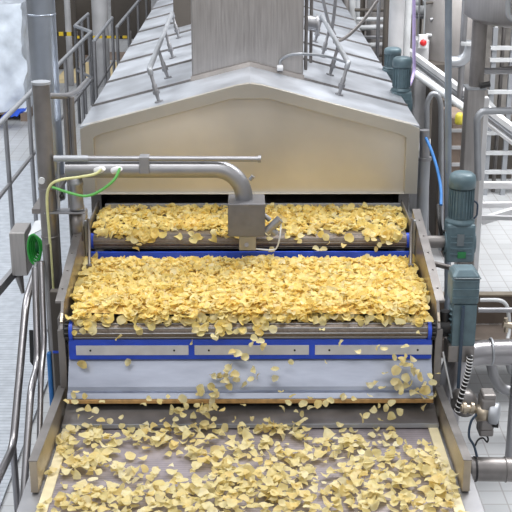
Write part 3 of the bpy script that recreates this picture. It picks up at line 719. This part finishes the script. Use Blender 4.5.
# white upright and white rails
x0 = P(473,200,9.2).x; x1 = P(483,200,9.2).x
b = MB().box(x0, x1, 9.2, 9.28, 0, P(480,98,9.2).z); tag(b.build('white_post', M['white'], None, .004), 'bright white upright post right of the upper gear motor', 'post')
def beam(a, b, Y, w, mat, label, cat='beam', name='beam', Y2=None):
    mb = MB().bar(P(*a, Y), P(*b, Y2 or Y), w); return tag(mb.build(name, mat, None, .004), label, cat)
beam((481,185), (540,185), 9.6, .055, M['white'], 'white horizontal beam right of the white post, upper one')
beam((481,205), (540,204), 9.5, .045, M['white'], 'white horizontal beam right of the white post, middle one')
beam((481,221), (540,203), 9.4, .06, M['white'], 'white beam slanting up to the right edge')
beam((481,217), (540,219), 9.3, .035, M['bg_light'], 'pale grey lowest horizontal beam right of the white post')
# rack with rungs
ly = 12.5
lx0, lx1 = P(489,100,ly).x, P(516,100,ly).x
t = empty('ladder_rack', (lx0, ly, 0), 'pale steel rack with many rungs at the right edge', 'rack')
for x in (lx0, (lx0+lx1)/2+.05, lx1+.15): MB().box(x, x+.05, ly, ly+.05, 0, P(490,28,ly).z).build('upright', M['steel_light'], t)
for y_ in (48, 60, 92, 110, 133, 153, 172):
    z = P(490,y_,ly).z; MB().box(lx0-.02, lx1+.4, ly-.02, ly+.03, z-.020, z+.020).build('rung', M['white_dull'], t)
MB().bar(P(485,98,ly-.1), P(540,160,ly-.1), .05).build('diagonal_brace', M['white_dull'], t)
# diagonal white conveyor / pipes
t = empty('inclined_chute', P(460,90,10.6), 'bright white inclined chute falling to the right across the background', 'chute')
MB().bar(P(402,46,12.5), P(540,148,9.6), .05, .05).build('chute_channel', M['white'], t)
MB().bar(P(402,52,12.45), P(540,157,9.55), .045, .03).build('chute_edge', M['steel_light'], t)
MB().bar(P(402,58,12.4), P(540,164,9.5), .025, .03).build('lower_rail', M['white'], t)
one_tube('inclined_pipe', [P(416,74,11), P(470,112,10.2)], .035, M['white_dull'], 'pale inclined pipe parallel below the white chute', 'pipe')
# bent u-frame
one_tube('tube_frame', fil([P(426,250,9.6), P(427,102,9.6), P(432,93,9.6), P(438,95,9.6), P(441,104,9.6), P(441,250,9.6)], .12), .022, M['steel_light'], 'upside down U shaped tube frame left of the blue grey pole', 'frame')
# equipment behind
def cabinet(px0, px1, py0, py1, Y, mat, label, cat='cabinet', depth=.5, name='machine_cabinet'):
    a = P(px0, py0, Y); b = P(px1, py1, Y); z0 = 0.0
    t = empty(name, ((a.x+b.x)/2, Y, z0), label, cat)
    MB().box(a.x, b.x, Y, Y+depth, z0, a.z).build('cabinet_shell', mat, t, .01)
    w = b.x-a.x; h = a.z-z0
    MB().box(a.x+w*.08, b.x-w*.08, Y-.012, Y, z0+h*.06, a.z-h*.04).build('cabinet_door', mat, t, .008)
    return t
crate = cabinet(451,467,118,200,10.4,M['wood'],'brown slatted crate stack between the pole and the square post','crate')
for k in range(4):
    a = P(452,130+k*17,10.37); b_ = P(466,132+k*17,10.37)
    MB().box(a.x, b_.x, 10.37, 10.40, b_.z-.004, a.z+.008).build('slat', M['bg_light'], crate)
b = MB().lathe(P(459,124,10.2), [(0,0),(.036,0),(.04,.02),(.036,.08),(.02,.10),(0,.10)], 16); tag(b.build('canister', M['yellow']), 'small yellow canister on top of the brown crate stack', 'canister')
cabinet(441,452,100,230,10.9,M['bg_dark'],'narrow dark cabinet behind the blue grey pole')
cabinet(416,427,40,95,12.2,M['bg_light'],'pale switch cabinet carrying a red button',depth=.3)
b = MB(); q = P(423.5,42,12.1)
es = empty('emergency_button', q, 'red round button on a small white plate in the right background', 'button')
MB().box(q.x-.045, q.x+.045, 12.12, 12.17, q.z-.07, q.z+.07).build('button_plate', M['white'], es, .005)
MB().lathe(q+Vector((0,.03,-.01)), [(.032,0),(.034,.02),(.028,.035),(0,.036)], 18, (0,-1,0)).build('button_head', M['red'], es)
cabinet(372,386,-10,100,13.5,M['bg_mid'],'tall grey panel right of the far hood roof','panel')
for k, (px, w, m) in enumerate(((395,.075,'bg_light'),(405,.045,'white_dull'),(361,.03,'bg_dark'),(377,.02,'steel'),(385,.035,'bg_dark'),(462,.03,'steel'))):
    Y = (11.5,11.6,14,12.9,12.6,11)[k]; p = P(px, 60, Y)
    one_tube('column_pipe', [(p.x,Y,0), (p.x,Y,4.5)], w, M[m], ['wide pale vertical pipe above the two small motors','slimmer white vertical pipe next to the wide pale one','dark vertical pipe near the far end of the hood roof','thin steel vertical pipe in front of the tall grey panel','dark vertical pipe right of the tall grey panel','thin steel vertical pipe left of the hopper tank'][k], 'pipe')
one_tube('purple_hose', smooth_path([P(414,-8,9.3), P(414,20,9.3), P(414,50,9.3), P(414,70,9.3), P(411,82,9.2), P(407,88,9.1)]), .013, M['purple'], 'pale purple hose hanging down to the nearer small motor', 'hose')
# silver ducts, elbow
one_tube('elbow_pipe', fil([P(470,42,11), P(467,55,11), P(460,62,11), P(448,62,11)], .2), .055, M['steel_light'], 'fat silver elbow pipe left of the hopper column', 'pipe', n=20)
b = MB().lathe(P(468,43,11), [(.07,-.02),(.075,0),(.07,.02)], 20); tag(b.build('pipe_clamp', M['white_dull']), 'pale clamp ring on top of the silver elbow pipe', 'clamp')
b = MB().lathe(P(452,62,12.4)+Vector((0,0,-.5)), [(0,0),(.10,0),(.3,.5),(.3,1.5),(0,1.5)], 32); tag(b.build('silver_vessel', M['bg_mid']), 'conical silver vessel standing behind the blue grey pole', 'vessel')
cabinet(430,444,64,120,12.0,M['bg_dark'],'dark machine block under the white chute')
for k, (y_, Y) in enumerate(((10,12.8),(16,12.8),(2,13))):
    one_tube('header_pipe', [P(412,y_,Y), P(470,y_+1,Y)], (.05,.03,.05)[k], M['white_dull' if k!=1 else 'steel'], ['upper middle horizontal header pipe left of the hopper tank','thin horizontal header pipe under the others left of the hopper tank','topmost horizontal header pipe left of the hopper tank'][k], 'pipe')
rng = random.Random(3)
for k in range(7):
    y_ = 10+k*9; Y = 13.2
    one_tube('branch_pipe', [P(353+rng.uniform(0,8),y_,Y), P(386,y_+rng.uniform(-2,2),Y-.1)], rng.uniform(.012,.03), M[rng.choice(['steel','white_dull','bg_dark'])], 'small branch pipe crossing the pipe bundle at the right of the far roof', 'pipe', 'branch pipes beside the far roof')
for k in range(5):
    px = 346+k*6.5; Y = 15; p = P(px, 10, Y)
    one_tube('bundle_pipe', [(p.x,Y,0), (p.x,Y,4.2)], rng.uniform(.025,.05), M[rng.choice(['steel','white_dull','bg_mid'])], 'upright pipe in the bundle at the right of the far roof', 'pipe', 'upright pipes in the far bundle')
cabinet(345,372,-15,110,16,M['bg_mid'],'grey machine wall behind the pipe bundle', 'machine')
cabinet(386,470,-15,150,15.5,M['bg_wall'],'wide grey machine wall in the right background', 'machine')
cabinet(484,540,-15,150,14.5,M['bg_wall'],'grey machine block behind the rung rack at the right edge', 'machine')
casing = cabinet(419,470,150,215,11.5,M['bg_light'],'pale low machine casing behind the U shaped frame', 'machine')
for k, (a, b_, y0, y1, m) in enumerate(((430,438,175,186,'bg_dark'),(430,438,150,158,'bg_dark'),(429,440,205,212,'bg_dark'))):
    A_ = P(a,y0,11.4); B_ = P(b_,y1,11.4); MB().box(A_.x, B_.x, 11.47, 11.50, B_.z, A_.z).build('vent_opening', M[m], casing)
cabinet(484,512,120,175,13.2,M['bg_dark'],'dark brown low cabinet seen through the rung rack')

kinds = [('steel','light'),('bg_dark','dark'),('white_dull','pale'),('steel_dark','dark')]
for k in range(16):
    px = 416+k*3.5+rng.uniform(-1.2,1.2)
    if k > 13: px = 486+(k-13)*8
    Y = 12.4+rng.uniform(0,.5); p = P(px, 60, Y); m, d = kinds[k%4]
    one_tube('thin_conduit', [(p.x,Y,0), (p.x,Y,4.2)], rng.uniform(.008,.022), M[m], 'thin upright %s conduit among the pipe clutter in the upper right background' % d, 'conduit', 'thin %s conduits in the upper right background' % d, 8)
for k in range(9):
    a = rng.uniform(413,455); y_ = 6+k*13+rng.uniform(-3,3); Y = 12.25
    one_tube('cross_conduit', [P(a,y_,Y), P(a+rng.uniform(10,22),y_+rng.uniform(-3,9),Y)], rng.uniform(.010,.024), M[('bg_dark','steel','white_dull')[k%3]], 'short crossing conduit among the pipe clutter in the upper right background', 'conduit', 'short crossing conduits in the upper right background', 8)

# ---------------------------------------------------------------- left background
# wrapped pallets
def wrapped(px0, px1, py0, py1, Y, label):
    a = P(px0,py0,Y); b_ = P(px1,py1,Y); z0 = .14
    t = empty('wrapped_pallet', ((a.x+b_.x)/2, Y, 0), label, 'pallet', None)
    mb = MB(); n_ = 14
    # wrinkled block
    import itertools
    x0, x1, zt_ = a.x, b_.x, a.z
    vs = []; fs = []
    def grid(o, u, v, nu, nv):
        base = len(vs)
        for i in range(nu+1):
            for j in range(nv+1):
                p = Vector(o)+Vector(u)*i/nu+Vector(v)*j/nv
                w = noise.noise(p*5)*.05+noise.noise(p*13)*.02
                vs.append(p+Vector((w, w, w*.5)))
        for i in range(nu):
            for j in range(nv): fs.append((base+i*(nv+1)+j, base+(i+1)*(nv+1)+j, base+(i+1)*(nv+1)+j+1, base+i*(nv+1)+j+1))
    grid((x0,Y,z0), (x1-x0,0,0), (0,0,zt_-z0), 20, 30)
    grid((x1,Y,z0), (0,1.0,0), (0,0,zt_-z0), 14, 30)
    grid((x0,Y+1.0,z0), (0,-1.0,0), (0,0,zt_-z0), 14, 30)
    grid((x0,Y,zt_), (x1-x0,0,0), (0,1.0,0), 20, 14)
    mb.add(vs, fs, True).build('wrapped_load', M['wrap'], t)
    pl = MB()
    for k in range(3): pl.box(x0+(x1-x0-.1)*k/2, x0+(x1-x0-.1)*k/2+.1, Y, Y+1, 0, .1)
    pl.box(x0, x1, Y, Y+1, .1, .14); pl.build('pallet', M['wood'], t)
wrapped(-60, 27, 4, 108, 16.3, 'stack wrapped in shiny clear plastic on a pallet at upper left')
wrapped(-50, 12, -40, 60, 19.0, 'farther plastic wrapped stack behind the first at upper left')
p = Pz(12,104,.2)
b = MB(); c_ = Vector((P(12,104,16.0).x, 15.9, .2))
vs = []; fs = []
for i in range(13):
    for j in range(9):
        u = i/12-.5; v = j/8-.5
        vs.append(c_+Vector((u*.42, v*.25, .10*math.exp(-(u*u+v*v)*6)+noise.noise(Vector((u*9,v*9,2)))*.06-.05+u*.18)))
fs = [(i*9+j,(i+1)*9+j,(i+1)*9+j+1,i*9+j+1) for i in range(12) for j in range(8)]
b.add(vs, fs, True); cl = tag(b.build('blue_cloth', M['cloth_blue']), 'crumpled bright blue cloth at the foot of the plastic wrapped stack', 'cloth')
# beige strip on floor
def floor_patch(p0, p1, mat, label):
    a = Pz(*p0, .004); b_ = Pz(*p1, .004)
    y0, y1 = sorted((a.y, b_.y)); x0, x1 = sorted((a.x, b_.x))
    return tag(MB().box(x0, x1, y0, y1, .001, .006).build('floor_mat', mat), label, 'mat')
M['beige'] = plain('beige_mat', (216,196,150), .7, 0, .08, 3)
floor_patch((-40,118),(17,110), M['beige'], 'beige strip on the floor in front of the wrapped stack')
floor_patch((53,83),(130,62), M['beige'], 'beige strip on the floor behind the long left railing')
floor_patch((53,60),(130,52), M['wood'], 'brown strip on the floor beyond the beige strip')
# grey machines further
cabinet(50,74,-10,58,20.5,M['bg_dark'],'tall dark brown machine behind the round duct', 'machine')
cabinet(74,98,-10,50,22,M['bg_dark'],'dark machine behind the short far railing', 'machine')
cabinet(110,150,-15,35,24,M['bg_dark'],'dark machine beyond the farthest railing', 'machine')
cabinet(-20,26,-20,12,23,M['bg_light'],'pale machine top behind the wrapped stacks', 'machine')
for k, (px, r_) in enumerate(((101,.13),(69,.05))):
    Y = 19; p = P(px, 40, Y); one_tube('column', [(p.x,Y,0), (p.x,Y,4.5)], r_, M['bg_light'], ['thick pale blue grey column behind the far left railings','slim grey column behind the round duct'][k], 'column', n=20)
# yellow black tape barrier
M['tape'] = stripes('warning_tape', (222,190,50), (36,34,30), 8, 0, .5, 0, .5, 0)
Y = 18.6
a = P(52,34,Y); b_ = P(76,34,Y); c_ = P(130,37,Y)
bt = empty('tape_barrier', (a.x, Y, 0), 'yellow and black striped warning tape stretched behind the left railing', 'tape')
tb = MB().box(a.x, b_.x, Y, Y+.02, a.z-.03, a.z+.03); tb.box(b_.x, c_.x, Y, Y+.02, a.z-.07, a.z-.03)
tb.build('tape', M['tape'], bt)
for xq in (a.x, b_.x, c_.x): MB().cyl((xq,Y+.04,0), (xq,Y+.04,a.z+.04), .02, 12).build('post', M['bg_mid'], bt)
b = MB().box(-4.5, -1.45, 5.0, 14.0, .0, .02)
tag(b.build('ribbed_mat', M['tread']), 'pale ribbed walkway floor panel left of the stair handrails', 'mat')

# ---------------------------------------------------------------- potato chips
def chip_geo(rng, r, n=12):
    """thin curled irregular slice: returns verts, faces"""
    ph = rng.uniform(0, 6.28); ex = rng.uniform(.72, 1.0)
    sa = rng.uniform(-.5, .5); cu = rng.uniform(-.5, .5); cz = rng.uniform(.05, .3)
    def h(x, y): return r*(sa*(x*x-y*y)+cu*x*y+cz*(x*x+y*y)) + r*.10*math.sin(x*3.1+ph)*math.cos(y*2.7-ph)
    vs = [(0, 0, h(0, 0))]; fs = []
    rings = (.5, 1.0)
    cut = rng.random() < .35; ca = rng.uniform(0, 6.28)
    for q in rings:
        for k in range(n):
            t = 2*PI*k/n; w = 1+.09*math.sin(2*t+ph)+.06*math.sin(3*t+ph*2)+.05*math.sin(5*t+ph*3)
            if cut and abs((t-ca+PI)%(2*PI)-PI) < .8: w *= .62
            x = math.cos(t)*w*q; y = math.sin(t)*w*q*ex
            vs.append((x*r, y*r, h(x, y)))
    for k in range(n): fs.append((0, 1+k, 1+(k+1)%n))
    for k in range(n): fs.append((1+k, 1+n+k, 1+n+(k+1)%n, 1+(k+1)%n))
    return vs, fs
rng = random.Random(11)
chip_meshes = []
for i in range(18):
    vs, fs = chip_geo(rng, rng.uniform(.022, .031))
    me = bpy.data.meshes.new('potato_chip'); me.from_pydata(vs, [], fs); me.polygons.foreach_set('use_smooth', [True]*len(fs)); me.materials.append(M['chip_pale'])
    chip_meshes.append(me)
pile_src = [chip_geo(rng, rng.uniform(.022, .034), 10) for i in range(40)]

def dens(px, py):
    """how thickly chips lie on the front belt"""
    v = noise.noise(Vector((px/42.0, py/24.0, 3.7)))*.55+noise.noise(Vector((px/18.0, py/11.0, 8.1)))*.35
    d = .60+v*1.1
    d += (py-440)/72*.34
    for (cx_, cy_, sx_, sy_, a_) in ((170,435,45,12,.5),(90,440,30,12,.25),(330,450,50,20,.3),(415,470,35,25,.35),(150,462,30,12,-.45),(275,490,18,10,-.3),(60,480,12,40,-.35),(445,440,30,14,-.3),(230,500,60,10,.3),(360,432,60,6,-.25),(410,432,40,8,-.6),(265,470,40,25,.2),(110,475,18,12,-.35)):
        d += a_*math.exp(-((px-cx_)/sx_)**2-((py-cy_)/sy_)**2)
    return d
# front belt placements
place = []
tries = 0
while len(place) < 1050 and tries < 20000:
    tries += 1
    px = rng.uniform(38, 466); py = rng.uniform(422, 520)
    p = Pz(px, py, .602)
    if abs(p.x) > 1.03 or p.y > 5.78: continue
    # area-uniform acceptance
    if rng.random() > (p.y/5.8)**-1*.9: continue
    if rng.random() > max(0, dens(px, py)-.08)**1.8: continue
    if abs(p.x) > .97 and rng.random() > .35: continue
    lvl = sum(1 for q in place if abs(q[0]-p.x) < .035 and abs(q[1]-p.y) < .035)
    if lvl > 3: continue
    place.append((p.x, p.y, .606+lvl*.012+rng.uniform(0, .01), lvl))
def rot(rng, mx):
    tl = rng.gauss(0, mx); 
    if rng.random() < .12: tl = rng.uniform(.7, 1.35)*rng.choice((-1, 1))
    return Matrix.Rotation(rng.uniform(0, 6.28), 3, 'Z') @ Matrix.Rotation(tl, 3, 'X') @ Matrix.Rotation(rng.gauss(0, mx*.7), 3, 'Y') @ Matrix.Rotation(rng.uniform(0, 6.28), 3, 'Z')

# falling chips  (px, py, depth Y)
fall = []
def spray(cx_, cy_, sx_, sy_, n_, y0, y1):
    for _ in range(n_): fall.append((rng.gauss(cx_, sx_), rng.gauss(cy_, sy_), rng.uniform(y0, y1), 'low'))
for q in ((118,337),(82,364),(128,362),(255,341),(216,337),(258,333),(273,329),(192,342)): fall.append((q[0],q[1],5.98,'mid'))
for q in ((214,337),(216,334),(254,338),(252,344),(260,342),(263,346),(322,329),(341,343),(358,352),(377,347),(384,349),(326,362),(291,362),(275,369),(275,378),(253,370),(257,376),(405,347),(419,333),(400,322),(232,352),(238,354),(245,357),(74,395),(376,382),(370,385),(343,397)): fall.append((q[0],q[1],5.9,'mid'))
spray(222,374,7,4,9,5.86,5.93); spray(234,382,9,5,8,5.85,5.9); spray(213,390,9,5,9,5.8,5.87); spray(200,405,13,5,14,5.78,5.84); spray(175,407,6,3,4,5.78,5.84)
spray(403,364,8,5,11,5.86,5.93); spray(415,378,9,6,12,5.83,5.9); spray(424,392,8,6,8,5.8,5.86); spray(400,384,7,4,4,5.84,5.88)
for q in ((281,392),(293,396),(303,404),(311,398),(318,404),(330,401),(344,397),(354,399),(288,403),(283,408),(296,412),(311,408),(325,403),(370,396),(378,406),(373,410),(392,403),(386,408),(391,416),(399,412),(366,416),(380,420),(362,418),(304,420),(302,414),(266,420),(265,428),(235,420),(222,409),(239,426),(252,418),(75,402),(80,410),(88,408),(95,411),(102,402),(91,418),(101,421),(78,417),(110,421),(122,426),(121,417),(98,430),(66,401),(76,392),(84,396),(143,404),(160,402),(168,397),(149,399),(183,415),(176,419),(163,420),(206,414),(214,419),(340,425),(352,431),(326,429),(285,428)): fall.append((q[0],q[1],5.82 if q[1]<415 else 5.76,'low'))
up = [(134,240),(139,245),(129,238),(136,249),(270,239),(272,250),(301,236),(299,241),(326,237),(329,243),(344,245),(371,233),(374,240),(380,245),(376,249),(384,237),(127,233),(389,243),(316,249),(323,250)]
for q in up: fall.append((q[0],q[1],7.0,'up'))

individuals = []
lab = {'low': ('pale potato chip falling in front of the silver deflector sheet onto the front conveyor', 'chips falling onto the front conveyor'),
       'mid': ('pale potato chip tumbling past the roller and blue frame of the middle conveyor', 'chips falling off the middle conveyor'),
       'up': ('potato chip dropping past the grey roller of the upper conveyor', 'chips falling off the upper conveyor'),
       'belt': ('pale yellow curled potato chip lying among others on the nearest part of the front belt', 'chips on the front conveyor belt')}
def add_chip(loc, rm, k, sc=1.0):
    o = bpy.data.objects.new('potato_chip', rng.choice(chip_meshes)); col.objects.link(o)
    m4 = rm.to_4x4(); m4.translation = loc; o.matrix_world = m4 @ Matrix.Scale(sc, 4)
    tag(o, lab[k][0], 'potato chip', lab[k][1]); individuals.append(o)
for (px, py, Y, k) in fall:
    ax = Matrix.Rotation(rng.uniform(-.3, 1.2), 3, 'X')
    if rng.random() < .2: ax = Matrix.Rotation(rng.uniform(0, 6.28), 3, 'Y')
    add_chip(P(px, py, Y), ax @ rot(rng, .3), k, rng.uniform(.72, 1.08))
place.sort(key=lambda q: q[1])
N_IND = 300-len(fall)
chosen = set(range(N_IND))
rest = MB()
def rest_chip(loc, rm, mi, sc=1.0):
    vs, fs = rng.choice(pile_src)
    rest.add([loc+rm@(Vector(v)*sc) for v in vs], fs, True, mi)
for i, (x, y, z, l) in enumerate(place):
    loc = Vector((x, y, z+.004)); rm = rot(rng, .2)
    if i < N_IND: add_chip(loc, rm, 'belt', rng.choice((.6,.8,.9,1,1.1,1.2)))
    else: rest_chip(loc, rm, 0, rng.choice((.6,.8,.9,1,1.1,1.2)))
print('chips', len(fall), len(place))
# bed on the middle conveyor
def bed_h(x, y):
    e = min(1, max(0, (1.0-abs(x))/.10)); f = min(1, max(0, (y-6.03)/.10), max(0, (6.99-y)/.14))
    return .025+.060*(e*f)**.6+.014*noise.noise(Vector((x*5, y*7, 0)))
def bed(x0, x1, y0, y1, zbase, hf, nx, ny):
    vs = []; fs = []
    for i in range(nx+1):
        for j in range(ny+1):
            x = x0+(x1-x0)*i/nx; y = y0+(y1-y0)*j/ny; vs.append((x, y, zbase+hf(x, y)-.022))
    fs = [(i*(ny+1)+j,(i+1)*(ny+1)+j,(i+1)*(ny+1)+j+1,i*(ny+1)+j+1) for i in range(nx) for j in range(ny)]
    rest.add(vs, fs, True, 2)
bed(-1.0, 1.0, 6.08, 6.98, 1.124, bed_h, 60, 30)
for i in range(4200):
    x = rng.uniform(-1.0, 1.0); y = 6.03+.94*rng.random()
    if y < 6.07 and noise.noise(Vector((x*6, 5, 1))) < -.1: continue
    z = 1.124+bed_h(x, y)+rng.uniform(-.012, .008)
    mi = 1 if rng.random() < .8 else 0
    rest_chip(Vector((x, y, z)), rot(rng, .27), mi, rng.uniform(.6, 1.05))
# chips tipping over the front roller
for i in range(330):
    x = rng.uniform(-.99, .99)
    y = rng.uniform(5.985, 6.09)
    if y < 6.03 and noise.noise(Vector((x*5, 1.5, 2))) < .05: continue
    rest_chip(Vector((x, y, 1.14-max(0, 6.04-y)*.9+rng.uniform(-.008,.018))), Matrix.Rotation(rng.uniform(.2, 1.1), 3, 'X') @ rot(rng, .3), 1 if rng.random() < .5 else 0, rng.uniform(.7, 1.0))
def top_h(x, y):
    return .006+.014*min(1, max(0, (y-7.08)/.15))+.012*noise.noise(Vector((x*4, y*6, 5)))
bed(-.99, .99, 7.12, 7.62, 1.31, top_h, 60, 14)
for i in range(1500):
    x = rng.uniform(-1.0, 1.0); y = rng.uniform(7.06, 7.61)
    if y < 7.14 and noise.noise(Vector((x*4, 9, 1))) < .05: continue
    z = 1.312+top_h(x, y)+rng.uniform(-.012, .006)
    rest_chip(Vector((x, y, z)), rot(rng, .4), 1 if rng.random() < .85 else 0, rng.uniform(.8, 1.1))
for i in range(110):
    x = rng.choice((rng.gauss(-.70, .06), rng.gauss(.82, .07), rng.uniform(-.95, .95)))
    if abs(x) > .97: continue
    y = rng.uniform(7.03, 7.08)
    rest_chip(Vector((x, y, 1.325-rng.uniform(0, .05)*(7.08-y)/.05)), Matrix.Rotation(rng.uniform(.3, 1.2), 3, 'X') @ rot(rng, .3), 1, rng.uniform(.8, 1.1))
# thick golden heaps against the guards
for s in (-1, 1):
    for i in range(60):
        y = rng.uniform(6.3, 7.0); rest_chip(Vector((s*rng.uniform(.96, 1.02), y, 1.16+rng.uniform(0, .03))), rot(rng, .5), 1, 1)
ro = rest.build('potato_chips', [M['chip_pale_many'], M['chip_gold_many'], M['chip_bed']])
tag(ro, 'deep golden beds of potato chips on the middle and upper conveyors and farther front belt', 'potato chips', kind='stuff')

# ---------------------------------------------------------------- light
w = bpy.data.worlds.new('world'); bpy.context.scene.world = w; w.use_nodes = True
nt = w.node_tree; bg = nt.nodes['Background']
tc = nt.nodes.new('ShaderNodeTexCoord'); sp_ = nt.nodes.new('ShaderNodeSeparateXYZ'); nt.links.new(tc.outputs['Generated'], sp_.inputs[0])
rp = nt.nodes.new('ShaderNodeValToRGB'); e = rp.color_ramp.elements
e[0].position = .0; e[0].color = (.30,.29,.28,1); e[1].position = 1; e[1].color = (.95,.98,1.05,1)
x = e.new(.48); x.color = (.34,.33,.33,1); x = e.new(.62); x.color = (.75,.77,.80,1)
mr = nt.nodes.new('ShaderNodeMapRange'); mr.inputs['From Min'].default_value = -1; nt.links.new(sp_.outputs[2], mr.inputs['Value'])
nt.links.new(mr.outputs['Result'], rp.inputs['Fac']); nt.links.new(rp.outputs['Color'], bg.inputs['Color'])
bg.inputs['Strength'].default_value = .85
def area(loc, size, sizey, energy, rot_=(0,0,0), color=(1,1,1)):
    l = bpy.data.lights.new('area_lamp', 'AREA'); l.shape = 'RECTANGLE'; l.size = size; l.size_y = sizey; l.energy = energy; l.color = color
    o = bpy.data.objects.new('area_lamp', l); col.objects.link(o); o.location = loc; o.rotation_euler = rot_; return o
area((-.8, 5.2, 6.6), 3.5, 1.2, 170, (R(8),0,0), (1,.99,.97))
area((1.5, 9.5, 6.6), 3.0, 2.0, 170)
area((4.0, 9.5, 6.5), 3.0, 4.0, 620, (0,R(8),0))  # unseen lamp added to whiten the floor on the right
area((-5, 10, 6.5), 3.0, 5.0, 420, (0,R(-10),0), (.93,.97,1))
area((0, 1.0, 5.5), 4.0, 1.0, 70, (R(50),0,0), (1,.97,.93))  # unseen front lamp, tilted toward the conveyors
area((-2, 22, 6.5), 8.0, 2.0, 110)
sc = bpy.context.scene
sc.view_settings.view_transform = 'Standard'; sc.view_settings.look = 'None'; sc.view_settings.exposure = 0.0
